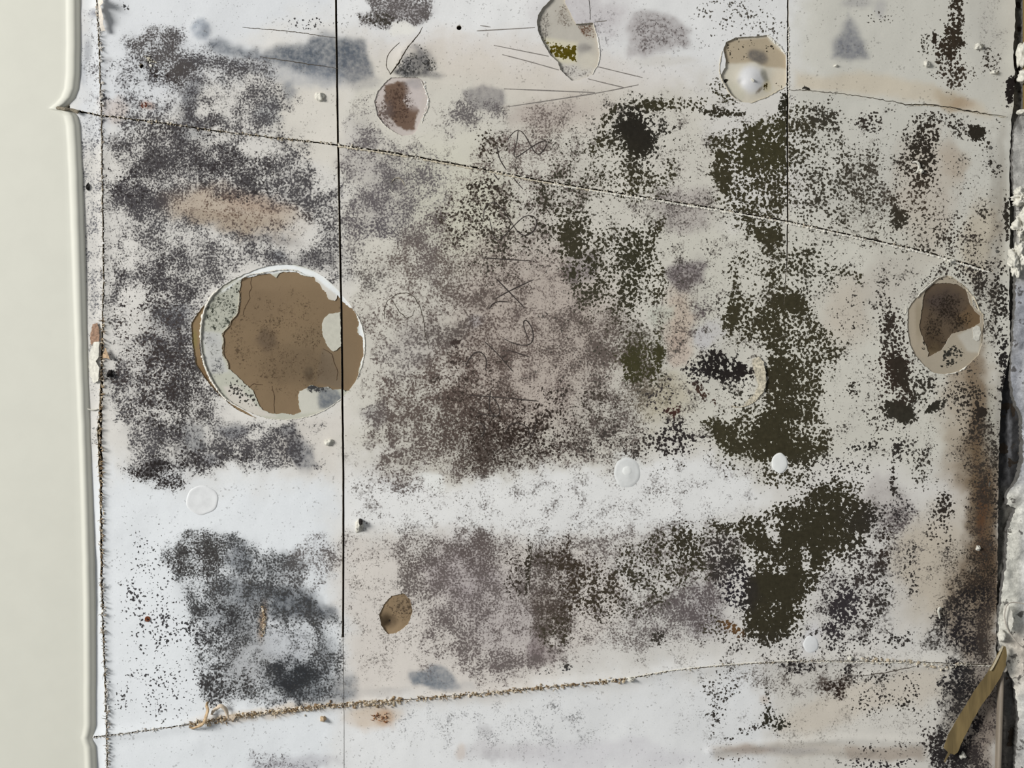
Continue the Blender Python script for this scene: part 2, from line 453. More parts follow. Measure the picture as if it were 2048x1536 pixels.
def fray(name, path, n, size, spread, cols, parent, seed, fibres=0.3, lift=.0006, side=0, flen=3.0):
    """crumbs and torn fibres along a cut"""
    r = random.Random(seed); bm = bmesh.new(); cc = []
    L = [0]
    for a, b in zip(path, path[1:]): L.append(L[-1]+math.hypot(b[0]-a[0], b[1]-a[1]))
    for i in range(n):
        d = r.random()*L[-1]; k = max(j for j in range(len(L)-1) if L[j] <= d)
        t = (d-L[k])/(L[k+1]-L[k]); (x0, y0), (x1, y1) = path[k], path[k+1]
        q = math.hypot(x1-x0, y1-y0); tx, ty = (x1-x0)/q, (y1-y0)/q; nx, ny = -ty, tx
        o = r.gauss(side*spread*.6, spread*.6)
        x = x0+(x1-x0)*t+nx*o; y = y0+(y1-y0)*t+ny*o
        u = SURF(x, y); c0 = lin(r.choice(cols)); b = r.uniform(.75, 1.15); c0 = tuple(v*b for v in c0)
        n0 = len(bm.verts)
        if r.random() < fibres:
            ang = r.uniform(0, 6.28); ln = size*r.uniform(1, flen); dx, dy = math.cos(ang), math.sin(ang); bend = r.uniform(-.5, .5)
            ps = [W(x+dx*ln*s+ny*bend*ln*s*s, y+dy*ln*s-nx*bend*ln*s*s, u+.0003+lift*2.2*math.sin(s*2.2)) for s in (0, .35, .7, 1)]
            tube(bm, ps, lambda s: (.00045-.0003*s), 4)
        else:
            sz = size*S*r.uniform(.5, 1.3)
            m = bmesh.ops.create_icosphere(bm, subdivisions=1, radius=sz)
            R = Matrix.Rotation(r.uniform(0, 6), 3, (r.random(), r.random(), r.random()+.01))
            sc = Vector((r.uniform(.5, 1.5), r.uniform(.3, .8), r.uniform(.5, 1.3)))
            for v in m['verts']:
                p = R @ v.co; p *= r.uniform(.7, 1.25)
                v.co = W(x, y, u+sz*.25+lift*.3)+Vector((p.x*sc.x, p.y*sc.y, p.z*sc.z))
        cc += [(*c0, 1)]*(len(bm.verts)-n0)
    me = bpy.data.meshes.new(name); bm.to_mesh(me); bm.free(); set_col(me, cc)
    o = link(name, me, FRAY, parent); o['kind'] = 'stuff'
    return o

# ------------------------------------------------------------------ relief of the wall face
DOMES = [  # x, y, r, height(m)
    (403, 58, 20, .0022), (386, 1490, 28, .0007),
    (822, 118, 34, .0045), (800, 640, 60, .0012), (795, 370, 18, -.0015), (1468, 745, 60, -.0028), (1372, 552, 40, .0010),
    (1290, 705, 55, .0010), (1155, 525, 40, .0008), (1315, 68, 62, .0012), (475, 440, 130, -.0008), (585, 1360, 60, .0010),
    (212, 20, 30, .003), (560, 690, 230, .0012)]
def relief_np(x, y):
    h = fbm(x, y, 240, 3)*.0016+fbm(x, y, 46, 6)*.00035
    for a, b, r, k in DOMES:
        d2 = ((x-a)**2+(y-b)**2)/(r*r)
        h = h+k*np.exp(-d2*1.6)
    # lips raised along the slanting joints
    for path, amp, wd in ((SLANT_A, .0011, 10), (SLANT_B, .0014, 12), (CRACK_C, .0008, 7), (SEAM_L, .0011, 9), (FOLD_1, .0013, 7), (FOLD_2, .0009, 6), (FOLD_3, .0006, 5)):
        near = np.nonzero((x > min(p[0] for p in path)-40) & (y > min(p[1] for p in path)-40) & (y < max(p[1] for p in path)+40) & (x < max(p[0] for p in path)+40))[0]
        if len(near):
            xx, yy = x[near], y[near]; d = np.full(len(near), 1e9)
            for (x0, y0), (x1, y1) in zip(path, path[1:]):
                t = np.clip(((xx-x0)*(x1-x0)+(yy-y0)*(y1-y0))/((x1-x0)**2+(y1-y0)**2), 0, 1)
                d = np.minimum(d, np.hypot(xx-x0-t*(x1-x0), yy-y0-t*(y1-y0)))
            h[near] += amp*np.exp(-(d/wd)**2)
    return h
def SURF(x, y): return float(relief_np(np.array([float(x)]), np.array([float(y)]))[0])

SLANT_A = [(150, 222), (205, 232), (330, 247), (430, 262), (540, 275), (675, 290), (800, 308), (950, 335), (1100, 365), (1260, 390), (1450, 420), (1575, 443), (1700, 470), (1850, 503), (1940, 530), (1985, 543)]
SLANT_B = [(186, 1474), (260, 1465), (380, 1448), (480, 1430), (640, 1412), (800, 1400), (980, 1385), (1130, 1370), (1250, 1358), (1350, 1340), (1480, 1328), (1600, 1322), (1800, 1322), (1950, 1328), (1990, 1330)]
CRACK_C = [(1577, 180), (1640, 183), (1700, 190), (1790, 204), (1815, 211), (1850, 208), (1900, 215), (1930, 221), (1985, 230), (2012, 234)]
SEAM_L = [(190, -400), (195, 0), (199, 90), (204, 230), (206, 400), (208, 560), (206, 640), (205, 720), (203, 800), (200, 860), (201, 900), (203, 1020), (203, 1150), (207, 1260), (211, 1360), (214, 1450), (215, 1536), (218, 1950)]
FOLD_1 = [(1420, 1502), (1560, 1486), (1700, 1477), (1860, 1484)]
FOLD_2 = [(1540, 1494), (1620, 1500), (1740, 1504)]
FOLD_3 = [(1716, 1354), (1770, 1345), (1850, 1331), (1900, 1326)]
SEAM_1 = [(668, -400), (672, 0), (675, 230), (683, 640), (687, 960), (686, 1275)]
SEAM_1B = [(686, 1275), (688, 1420), (688, 1540), (690, 1900)]
SEAM_2 = [(1576, -400), (1576, 0), (1575, 250), (1575, 430), (1574, 520), (1567, 610)]

# ------------------------------------------------------------------ torn places: outlines (photo pixels)
z1 = lambda p: zp(p, 370, 510, 4.3875)
z2 = lambda p: zp(p, 1050, 0, 8.535)
z3 = lambda p: zp(p, 1420, 50, 7.68)
z4 = lambda p: zp(p, 1780, 530, 6.4)
z5 = lambda p: zp(p, 680, 1011, 2.926)
z6 = lambda p: zp(p, 730, 20, 5.12)
CIRC = z1([(200, 420), (300, 290), (420, 215), (560, 150), (700, 100), (860, 78), (1000, 88), (1120, 130), (1240, 210), (1340, 300), (1400, 380), (1480, 480), (1540, 580), (1575, 700), (1580, 820), (1560, 950), (1510, 1090), (1440, 1190), (1340, 1290), (1200, 1380), (1040, 1430), (860, 1448), (700, 1430), (560, 1380), (420, 1300), (320, 1230), (230, 1100), (170, 960), (140, 820), (145, 660), (165, 520)])
CIRC = jag(smooth_line(CIRC, 1, True), 4, .7, 1, True)
BROWN = z1([(500, 200), (600, 185), (740, 165), (800, 200), (820, 160), (860, 145), (980, 145), (1030, 185), (1130, 195), (1180, 260), (1230, 330), (1260, 385), (1320, 405), (1340, 350), (1380, 400), (1430, 460), (1500, 500), (1520, 600), (1520, 680), (1555, 730), (1565, 880), (1530, 970), (1520, 1050), (1490, 1130), (1440, 1190), (1380, 1180), (1300, 1180), (1250, 1150), (1180, 1155), (1100, 1150), (1060, 1180), (1010, 1195), (990, 1240), (1000, 1320), (1020, 1380), (950, 1395), (860, 1385), (760, 1400), (650, 1330), (630, 1280), (600, 1190), (540, 1140), (470, 1080), (420, 1020), (380, 1000), (370, 930), (325, 880), (330, 810), (340, 740), (320, 690), (390, 620), (400, 570), (460, 520), (480, 420), (470, 320)])
BROWN = jag(jag(BROWN, 9, 2.0, 12, True), 2.5, .9, 2, True)
SLIVER = jag(z1([(175, 430), (110, 510), (55, 600), (62, 750), (95, 960), (190, 1100), (300, 1230), (430, 1340), (540, 1400), (630, 1435), (540, 1378), (410, 1308), (318, 1238), (222, 1108), (158, 960), (128, 820), (132, 660), (150, 540)]), 3, .6, 3, True)
HEART = jag(z2([(430, 0), (300, 140), (220, 260), (205, 380), (220, 520), (300, 720), (430, 940), (560, 1060), (600, 1190), (680, 1270), (800, 1380), (930, 1370), (1080, 1310), (1150, 1270), (1200, 1170), (1250, 1080), (1265, 900), (1240, 750), (1220, 600), (1160, 385), (870, 415), (760, 200), (680, 40), (690, -250), (520, -250)]), 3, .55, 4, True)
KNOB = jag(z3([(245, 260), (400, 190), (680, 175), (885, 155), (1000, 270), (1100, 380), (1165, 460), (1172, 700), (1176, 930), (1060, 1000), (900, 1100), (750, 1150), (620, 1200), (480, 1180), (330, 1080), (220, 880), (165, 770), (235, 650), (240, 540), (205, 380)]), 3, .5, 5, True)
RCIRC = jag(z4([(230, 560), (330, 420), (460, 270), (600, 160), (720, 125), (850, 190), (960, 270), (1040, 370), (1060, 520), (1130, 590), (1190, 640), (1200, 760), (1190, 960), (1130, 1150), (980, 1300), (800, 1390), (680, 1400), (540, 1370), (420, 1270), (320, 1150), (250, 1000), (220, 800)]), 3, .6, 6, True)
RDARK = jag(z4([(560, 240), (720, 230), (880, 250), (980, 320), (1030, 500), (1100, 600), (1160, 650), (1160, 740), (1080, 790), (980, 830), (800, 880), (740, 970), (680, 1080), (580, 1130), (490, 1180), (500, 1120), (430, 950), (380, 800), (400, 640), (430, 430), (460, 330)]), 3, .8, 7, True)
OVAL = jag(z5([(255, 580), (300, 530), (370, 515), (410, 550), (425, 620), (400, 690), (370, 720), (330, 745), (280, 755), (240, 700), (230, 640)]), 3, .6, 8, True)
BLIS = jag(z6([(265, 690), (215, 730), (130, 830), (95, 930), (125, 1080), (200, 1180), (300, 1250), (380, 1290), (480, 1280), (530, 1230), (570, 1120), (640, 1020), (650, 920), (620, 820), (590, 720), (540, 690), (400, 690)]), 3, .6, 9, True)
DOT = [(918+5.2*math.cos(a*.7), 55+5*math.sin(a*.7)) for a in range(9)]
def circ(x, y, r, n=9): return [(x+r*math.cos(k*2*math.pi/n), y+r*math.sin(k*2*math.pi/n)) for k in range(n)]
PITS = [DOT, jag(circ(300, 122, 5), 2, .7, 1, True), jag(circ(283, 132, 4.5), 2, .6, 2, True)]
G_SEAML = gap_poly(SEAM_L, [3, 3, 3.2, 3, 3.4, 3, 3, 5, 6, 9, 8, 4, 4.5, 3.5, 4, 3, 3, 3], 5, .9, 1)
G_SEAM1 = gap_poly(SEAM_1, 4.2, 14, .12, 2, .1)
G_SEAM1B = gap_poly(SEAM_1B, 1.0, 14, .1, 3, .2)
G_SEAM2 = gap_poly(SEAM_2, [4, 3.6, 3.6, 3.0, 2.4, 1.2], 12, .25, 4, .2)
G_A1 = gap_poly(SLANT_A[:6], [4, 3, 2.6, 2.4, 2.2, 3], 5, .8, 5)
G_A2 = gap_poly(SLANT_A[5:], 3.2, 5, .6, 6)
G_B = gap_poly(SLANT_B, [3, 2.4, 2.2, 2, 2, 2, 2, 2, 2, 1.6, 1.4, 1.4, 1.6, 1.6, 1.4], 5, .7, 7)
G_C = gap_poly(CRACK_C, [1.2, 1.4, 1.4, 1.6, 2.4, 2.6, 1.8, 3, 1.6, 1.2], 5, 1.2, 8)
G_BL = gap_poly(z6([(255, 660), (350, 540), (430, 400), (490, 320), (545, 250), (590, 170)]), [2.6, 3, 2.4, 2.4, 2.2, 1.2], 4, .6, 9)
G_HT = gap_poly(z2([(1085, -60), (1110, 150), (1118, 340)]), 1.4, 4, .4, 10)
# ------------------------------------------------------------------ stains on the big wall, in the order they lie
OL = (58, 54, 36); OLD = (50, 46, 32); BK = (36, 32, 30); DG = (78, 75, 77); MG = (112, 107, 107); PB = (104, 88, 80)
BR = (78, 58, 46); BG = (96, 102, 110); DB = (52, 60, 70); TAN = (170, 148, 124); WB = (222, 225, 226); CR = (206, 202, 190)
MOULDS = [
 # ---- paper tints
 P('b', (214, 216, 217), 1, [(140, -200), (1000, -200), (1000, 90), (560, 80), (220, 260), (140, 300)], 60, 30),
 P('b', (223, 223, 221), .95, [(690, -200), (1620, -200), (1620, 130), (1250, 180), (900, 95), (690, 60)], 40, 20),
 P('b', WB, 1, [(140, 930), (420, 960), (680, 950), (690, 1450), (690, 1800), (140, 1800)], 50, 20),
 P('b', (231, 231, 228), .9, [(690, 960), (900, 940), (1450, 920), (1530, 990), (1400, 1060), (1060, 1085), (690, 1060)], 25, 14),
 P('b', (227, 228, 227), .9, [(690, 1420), (1300, 1360), (1500, 1340), (1560, 1440), (1500, 1800), (690, 1800)], 40, 20),
 P('b', CR, .9, [(690, 110), (900, 110), (1250, 180), (1420, 200), (1460, 420), (1420, 900), (1200, 930), (860, 950), (690, 900)], 40, 24),
 P('b', (214, 207, 198), .8, [(690, 1090), (1200, 1090), (1250, 1240), (1100, 1370), (690, 1410)], 40, 20),
 P('b', (200, 198, 187), .85, [(1590, -200), (2060, -200), (2060, 700), (1990, 800), (1900, 560), (1590, 430)], 50, 20),
 P('b', (206, 203, 190), .85, [(1300, 430), (1990, 430), (1990, 930), (1500, 940), (1350, 850)], 50, 20),
 P('b', (212, 208, 198), .8, [(1560, 1320), (2000, 1320), (2000, 1800), (1560, 1800)], 30, 16),
 P('b', (210, 205, 194), .8, [(560, 150), (690, 175), (690, 340), (610, 320), (540, 260)], 20, 10),
 P('b', (210, 204, 194), .7, [(560, 840), (690, 820), (690, 960), (560, 950)], 20, 10),
 E('b', (206, 197, 186), .6, 1040, 130, 330, 60, 6),
 E('b', (190, 178, 166), .5, 1130, 230, 110, 50),
 P('b', (202, 190, 168), .7, [(1590, 150), (1720, 150), (1860, 170), (1950, 200), (1985, 236), (1850, 205), (1590, 178)], 10, 6),
 E('b', (168, 150, 122), .6, 1900, 195, 40, 24, 20), E('b', (158, 130, 100), .4, 1925, 205, 26, 16, 10),
 E('b', (192, 180, 163), .6, 1700, 625, 55, 75), E('b', (186, 178, 166), .5, 1780, 560, 60, 70),
 E('b', (188, 176, 160), .6, 1850, 390, 55, 130), E('b', (172, 156, 136), .6, 1905, 325, 26, 40),
 E('b', (176, 160, 134), .5, 1960, 470, 36, 90),
 E('b', (160, 144, 122), .7, 1940, 860, 60, 200), E('b', (112, 92, 68), .75, 1955, 800, 24, 110),
 E('b', (190, 178, 158), .8, 1870, 1140, 80, 130), E('b', (122, 104, 80), .85, 1957, 1040, 40, 190), E('b', (104, 82, 58), .6, 1952, 950, 9, 130), E('b', (104, 82, 58), .6, 1976, 1000, 6, 160),
 E('b', (92, 66, 42), .75, 1968, 1090, 18, 130), E('b', (90, 60, 38), .7, 1962, 1010, 10, 60), E('b', (82, 58, 40), .7, 1970, 1150, 36, 70),
 E('b', (138, 120, 98), .75, 1940, 1230, 60, 110), E('b', (150, 138, 120), .6, 1940, 1440, 60, 120), E('b', (174, 172, 160), .7, 1982, 860, 16, 90),
 E('b', (142, 122, 98), .5, 1930, 700, 36, 60),
 E('b', (184, 170, 152), .9, 460, 422, 150, 52, 10, .4), E('b', (162, 148, 130), .6, 440, 445, 110, 22, 6, .5), E('b', (172, 150, 132), .5, 520, 400, 70, 26, 15),
 E('b', (178, 166, 136), .5, 1340, 800, 60, 50), E('b', (204, 202, 182), .5, 900, 380, 120, 120), E('b', (204, 202, 182), .5, 960, 450, 80, 90),
 E('b', (186, 170, 156), .5, 1060, 680, 160, 200), E('b', (192, 170, 150), .6, 1360, 640, 34, 60), E('b', (196, 174, 158), .6, 1370, 700, 30, 40),
 E('b', (170, 128, 100), .6, 290, 210, 16, 10), E('b', (196, 176, 160), .5, 225, 225, 22, 26),
 E('b', (170, 120, 80), .7, 770, 1435, 20, 18), E('b', (200, 178, 150), .6, 750, 1432, 60, 24), E('b', (206, 190, 168), .6, 540, 1425, 150, 12, -8),
 E('b', (196, 168, 140), .4, 925, 1500, 12, 16), E('b', (186, 168, 150), .5, 1530, 1400, 10, 8),
 P('b', (184, 176, 164), .7, [(1420, 1495), (1560, 1480), (1700, 1490), (1850, 1490), (1850, 1520), (1700, 1515), (1560, 1510), (1430, 1520)], 8, 6),
 P('b', (160, 140, 124), .5, [(1440, 1500), (1500, 1490), (1560, 1500), (1500, 1512)], 5, 5), P('b', (156, 140, 124), .5, [(1690, 1492), (1840, 1495), (1840, 1520), (1700, 1520)], 6, 6),
 E('b', (150, 150, 156), .25, 1590, 1500, 60, 8),
 P('b', (204, 194, 178), .7, [(1600, 1410), (1720, 1370), (1800, 1340), (1890, 1340), (1880, 1400), (1720, 1420), (1640, 1470), (1560, 1460)], 16, 10),
 E('b', (224, 226, 222), .8, 1255, 945, 34, 38), E('b', (232, 234, 232), .8, 1255, 942, 10, 10, 0, .3, 0), E('b', (232, 233, 228), .8, 860, 958, 24, 22),
 E('b', (196, 190, 178), .0, 860, 958, 24, 22),
 # ---- left panel: fine grey mould
 P('f', DG, .40, [(215, 140), (250, 80), (350, 62), (410, 110), (470, 130), (530, 170), (560, 250), (610, 310), (690, 345), (690, 570), (600, 530), (500, 530), (420, 590), (390, 650), (410, 750), (480, 830), (560, 845), (650, 850), (660, 900), (640, 945), (560, 945), (430, 955), (340, 975), (260, 930), (235, 800), (240, 640), (215, 600), (208, 300)], 22, 20),
 P('f', DG, .22, [(215, 90), (400, 120), (560, 140), (600, 280), (690, 350), (600, 420), (215, 420)], 24, 24), P('f', DG, .16, [(210, 420), (420, 480), (400, 760), (480, 840), (480, 940), (260, 940), (215, 800)], 24, 24),
 E('f', (88, 82, 78), .55, 320, 100, 62, 42, 15), E('f', (74, 66, 62), .5, 350, 145, 36, 30), E('f', DG, .3, 400, 110, 60, 30, 20),
 E('f', DG, .32, 300, 400, 75, 75), E('f', (70, 66, 70), .5, 270, 395, 46, 30, 20), E('f', DG, .4, 330, 300, 70, 40), E('f', DG, .34, 430, 330, 90, 55, 20),
 E('f', (66, 62, 64), .4, 490, 345, 50, 26, 30), E('f', (66, 62, 64), .35, 300, 330, 60, 30), E('f', DG, .3, 590, 360, 60, 36, 30), E('f', DG, .4, 640, 390, 40, 60),
 E('f', DG, .35, 420, 255, 60, 35), E('f', DG, .25, 540, 190, 50, 40), E('f', (96, 94, 96), .4, 530, 235, 26, 28), E('f', DG, .3, 480, 130, 60, 30),
 E('f', DG, .35, 330, 540, 90, 36), E('f', (64, 60, 62), .4, 340, 575, 80, 26, -10), E('f', DG, .3, 500, 520, 120, 26, 5), E('f', DG, .4, 655, 500, 36, 40),
 E('f', (62, 58, 60), .45, 365, 725, 44, 60), E('f', DG, .3, 330, 660, 50, 70), E('f', (62, 56, 54), .4, 385, 800, 40, 50), E('f', DG, .35, 300, 760, 60, 50),
 E('f', (54, 48, 48), .55, 320, 950, 56, 26, 10), E('f', (60, 56, 56), .4, 400, 925, 60, 22), E('f', DG, .4, 300, 880, 50, 60), E('f', DG, .45, 540, 900, 90, 40), E('f', DG, .3, 470, 890, 60, 36),
 P('f', (112, 112, 116), .34, [(160, 240), (203, 240), (206, 640), (170, 650), (163, 420)], 10, 6), P('f', (120, 118, 120), .18, [(160, 20), (196, 20), (200, 240), (160, 240)], 10, 6),
 P('f', (130, 130, 130), .2, [(176, 640), (203, 640), (200, 900), (180, 900)], 8, 6),
 # cleaner islands
 E('x', 0, .5, 300, 182, 50, 20, 10), E('x', 0, .3, 450, 190, 30, 30), E('x', 0, .9, 618, 240, 60, 55), E('x', 0, .8, 650, 330, 36, 44), E('x', 0, .6, 520, 300, 40, 26),
 E('x', 0, .6, 420, 225, 30, 14), E('x', 0, .55, 290, 585, 30, 24), E('x', 0, .85, 460, 420, 120, 34, 10), E('x', 0, .7, 615, 470, 26, 20), E('x', 0, .55, 255, 630, 24, 60),
 E('x', 0, .5, 300, 640, 24, 24), E('x', 0, .6, 415, 975, 60, 16), E('x', 0, .7, 655, 890, 36, 32), E('x', 0, .5, 510, 870, 26, 14), E('x', 0, .5, 420, 270, 50, 16), E('x', 0, .5, 250, 500, 26, 40),
 E('f', (120, 96, 80), .3, 460, 415, 140, 45, 10), E('s', (96, 88, 86), .4, 540, 480, 60, 10, 4), E('f', (60, 50, 46), .5, 615, 440, 14, 10),
 E('c', (40, 34, 34), .45, 320, 150, 30, 12, 20), E('c', (40, 36, 38), .35, 260, 370, 60, 40), E('c', (50, 46, 48), .28, 360, 300, 120, 60), E('c', (50, 46, 48), .3, 310, 560, 90, 60), E('c', (46, 42, 42), .32, 340, 780, 80, 110),
 E('c', (36, 32, 32), .5, 320, 945, 60, 26, 8), E('c', (46, 42, 42), .32, 430, 920, 90, 30), E('c', (46, 42, 44), .3, 490, 350, 80, 50, 20), E('c', (90, 44, 28), .8, 285, 211, 10, 7), E('c', (60, 52, 50), .3, 300, 700, 70, 120),
 # blue-grey felt
 P('s', BG, .78, [(405, 82), (440, 78), (490, 95), (530, 106), (585, 96), (640, 74), (740, 86), (742, 142), (700, 165), (660, 158), (600, 138), (545, 130), (470, 112), (420, 104)], 9, 9),
 P('s', (84, 90, 98), .45, [(560, 104), (640, 84), (735, 95), (735, 140), (640, 128), (565, 118)], 9, 6),
 P('s', (150, 154, 160), .5, [(450, 115), (560, 128), (680, 145), (690, 170), (600, 170), (540, 160), (470, 140)], 9, 8),
 E('s', (130, 138, 148), .7, 403, 58, 18, 17), E('s', (92, 96, 104), .65, 380, 200, 24, 48), E('s', BG, .5, 385, 262, 28, 28), E('s', (120, 124, 130), .7, 575, 180, 14, 24, 20), E('s', (120, 124, 130), .5, 630, 140, 20, 24), E('s', (150, 154, 156), .6, 537, 230, 22, 28),
 E('s', (84, 88, 98), .7, 468, 858, 32, 17), E('s', (92, 98, 106), .6, 382, 872, 34, 42), E('s', (120, 124, 132), .6, 425, 918, 20, 18), E('s', (104, 108, 116), .65, 608, 915, 28, 32), E('s', (104, 108, 116), .6, 578, 868, 20, 20), E('s', (130, 134, 140), .45, 350, 630, 26, 26), E('s', (112, 116, 122), .7, 556, 512, 18, 12), E('s', (96, 94, 94), .5, 620, 520, 60, 16), E('s', (118, 120, 124), .35, 340, 660, 36, 60),
 E('s', (150, 152, 156), .6, 175, 105, 8, 26), E('s', (160, 164, 170), .5, 168, 150, 8, 24), E('s', (130, 132, 140), .6, 186, 28, 10, 10), E('s', (140, 138, 138), .4, 215, 120, 12, 8),
 E('c', (60, 60, 64), .5, 250, 14, 7, 6), E('c', (60, 60, 64), .25, 620, 50, 60, 10),
 # ---- upper middle
 P('f', (104, 98, 96), .72, [(712, -30), (870, -30), (868, 40), (840, 50), (800, 52), (770, 56), (722, 56), (718, 30), (745, 20)], 7, 7), E('c', (62, 58, 52), .6, 760, 40, 46, 14), E('s', (140, 132, 134), .4, 820, 22, 50, 24),
 P('f', (112, 106, 108), .36, [(690, 250), (740, 190), (770, 270), (860, 290), (900, 330), (900, 420), (850, 560), (760, 470), (690, 560)], 18, 16), E('f', (96, 90, 94), .3, 750, 430, 60, 70), E('f', MG, .3, 800, 350, 60, 50), E('s', (150, 144, 146), .35, 770, 380, 60, 70), E('s', (150, 144, 146), .3, 720, 290, 40, 60), E('f', (80, 76, 84), .3, 770, 450, 40, 30),
 E('s', (150, 148, 148), .5, 715, 150, 40, 30), E('s', (164, 160, 160), .45, 810, 20, 60, 20),
 E('x', 0, .7, 800, 510, 44, 36), E('s', (126, 122, 116), .45, 795, 375, 26, 26),
 P('s', (128, 124, 124), .7, [(925, 185), (950, 175), (965, 168), (985, 176), (1005, 180), (1012, 205), (990, 225), (950, 220), (932, 200)], 5, 5), E('f', MG, .5, 950, 225, 50, 30), E('f', (110, 104, 104), .4, 920, 240, 30, 30), E('s', (176, 164, 156), .5, 1100, 225, 100, 28),
 P('s', (150, 142, 140), .62, [(1250, 60), (1262, 35), (1310, 22), (1355, 30), (1376, 60), (1370, 90), (1330, 105), (1290, 112), (1252, 108)], 9, 7), E('f', (120, 112, 110), .4, 1320, 70, 46, 36), E('s', (188, 182, 182), .7, 1160, 30, 100, 50), E('f', (150, 146, 146), .25, 1200, 60, 30, 50),
 E('b', (206, 202, 194), .6, 1330, 122, 70, 10),
 E('s', (132, 130, 130), .8, 826, 126, 32, 32, 0, .35), P('s', (78, 78, 78), .85, z6([(280, 640), (330, 600), (420, 640), (560, 660), (610, 600), (640, 540), (650, 560), (620, 690), (540, 700), (400, 690)]), 4, 4), P('c', (60, 58, 56), .5, z6([(520, 360), (600, 400), (660, 470), (660, 540), (620, 640), (600, 560), (620, 470)]), 3, 3), E('f', (60, 60, 60), .5, 826, 135, 34, 22), E('xs', 0, .7, 822, 112, 14, 14), E('s', (120, 118, 118), .6, 862, 152, 26, 6), E('b', (226, 224, 216), .9, 806, 54, 28, 16, 0, .3), E('xf', 0, .9, 806, 54, 28, 16, 0, .3), E('xc', 0, .9, 806, 54, 28, 16, 0, .3), E('xs', 0, .9, 806, 54, 28, 16, 0, .3),
 # ---- middle: brown-purple fine mould
 P('f', (108, 94, 88), .34, [(720, 600), (860, 430), (960, 270), (1120, 270), (1180, 360), (1140, 520), (1200, 620), (1300, 720), (1310, 830), (1280, 925), (1000, 945), (860, 960), (780, 975), (720, 880), (745, 760), (720, 690)], 26, 22),
 E('s', (170, 156, 148), .4, 1060, 660, 190, 200), E('f', (88, 70, 60), .34, 900, 800, 150, 110), E('f', (66, 52, 44), .45, 950, 850, 100, 80), E('f', (60, 48, 40), .42, 1000, 900, 90, 40), E('f', (96, 84, 76), .25, 960, 560, 110, 70), E('f', (96, 80, 72), .3, 1000, 690, 100, 60), E('f', (100, 90, 84), .3, 800, 870, 70, 60), E('f', (92, 80, 76), .3, 810, 950, 70, 40), E('f', (100, 88, 80), .25, 1180, 700, 100, 90), E('f', (84, 74, 68), .3, 1200, 860, 80, 50),
 E('s', (128, 104, 88), .35, 920, 790, 40, 30), E('s', (160, 160, 168), .5, 945, 648, 16, 16), E('c', (60, 50, 46), .7, 912, 684, 16, 14), E('f', (96, 90, 86), .4, 890, 660, 60, 30),
 E('f', (100, 94, 90), .35, 730, 540, 40, 50), E('f', (112, 100, 92), .3, 850, 520, 80, 60), E('s', (160, 152, 148), .35, 830, 680, 60, 60), E('s', (190, 182, 176), .5, 810, 710, 44, 40), E('x', 0, .5, 800, 715, 46, 40), E('f', (130, 126, 124), .25, 810, 700, 46, 60), E('f', (110, 104, 104), .35, 750, 830, 30, 30), E('s', (150, 148, 148), .4, 745, 835, 30, 20),
 E('c', (54, 46, 36), .38, 980, 290, 50, 26, 20), E('c', (50, 42, 34), .5, 970, 370, 34, 20), E('c', (54, 50, 40), .25, 990, 460, 90, 110), E('c', (52, 46, 36), .2, 1050, 430, 120, 90), E('c', (60, 50, 42), .25, 930, 430, 70, 60), E('c', (50, 40, 34), .42, 990, 870, 90, 60), E('c', (48, 38, 32), .36, 1080, 850, 90, 80), E('c', (56, 46, 40), .3, 940, 760, 70, 60), E('f', (110, 94, 90), .45, 1050, 290, 50, 26), E('f', (120, 106, 100), .4, 1100, 240, 50, 36),
 # middle right specks
 E('c', (56, 54, 40), .3, 1130, 410, 60, 110), E('c', (56, 54, 40), .38, 1170, 520, 60, 90), E('c', OL, .5, 1135, 480, 26, 60), E('c', OL, .32, 1230, 560, 90, 130),
 E('c', (48, 48, 32), .56, 1268, 540, 36, 90), E('c', OL, .46, 1310, 470, 16, 60, 10), E('c', OL, .5, 1320, 560, 20, 50), E('c', OL, .34, 1230, 330, 70, 60), E('c', OL, .42, 1290, 360, 60, 36), E('c', OL, .42, 1340, 350, 14, 50, 10), E('c', OL, .5, 1265, 395, 40, 14),
 E('c', (44, 42, 34), .5, 1270, 270, 62, 70, 0, .6), E('c', (30, 26, 22), .93, 1274, 268, 28, 48, -8, .55, 9), E('c', OL, .5, 1215, 240, 12, 40, 30), E('c', OL, .45, 1190, 290, 30, 12, -30), E('c', OL, .62, 1330, 215, 70, 10, 4), E('c', (50, 46, 34), .7, 1440, 224, 66, 9, 6), E('c', (34, 32, 26), .85, 1612, 180, 16, 5), E('c', OL, .4, 1350, 205, 80, 8, 3), E('c', OL, .5, 1450, 190, 34, 16, 40), E('c', OL, .4, 1400, 200, 30, 10),
 E('s', (150, 142, 142), .6, 1156, 524, 36, 36), E('f', (120, 112, 112), .45, 1156, 524, 36, 36), E('s', (136, 126, 128), .75, 1372, 552, 34, 38), E('f', (100, 92, 94), .5, 1372, 552, 34, 38), E('s', (160, 150, 148), .5, 1360, 420, 60, 40), E('f', (120, 112, 108), .35, 1330, 420, 70, 40), E('x', 0, .7, 1345, 640, 24, 26), E('b', (196, 200, 186), .7, 1330, 635, 24, 22),
 E('f', (64, 60, 38), .5, 1290, 700, 48, 55), E('c', (62, 60, 34), .52, 1285, 720, 48, 58), E('c', (60, 58, 32), .5, 1262, 730, 20, 36), E('c', (62, 60, 34), .55, 1322, 700, 12, 50), E('f', (120, 112, 84), .35, 1310, 800, 60, 50), E('f', (112, 100, 92), .3, 1230, 680, 70, 60), E('f', (110, 96, 86), .3, 1370, 640, 40, 90), E('f', (96, 84, 90), .5, 1405, 640, 20, 50),
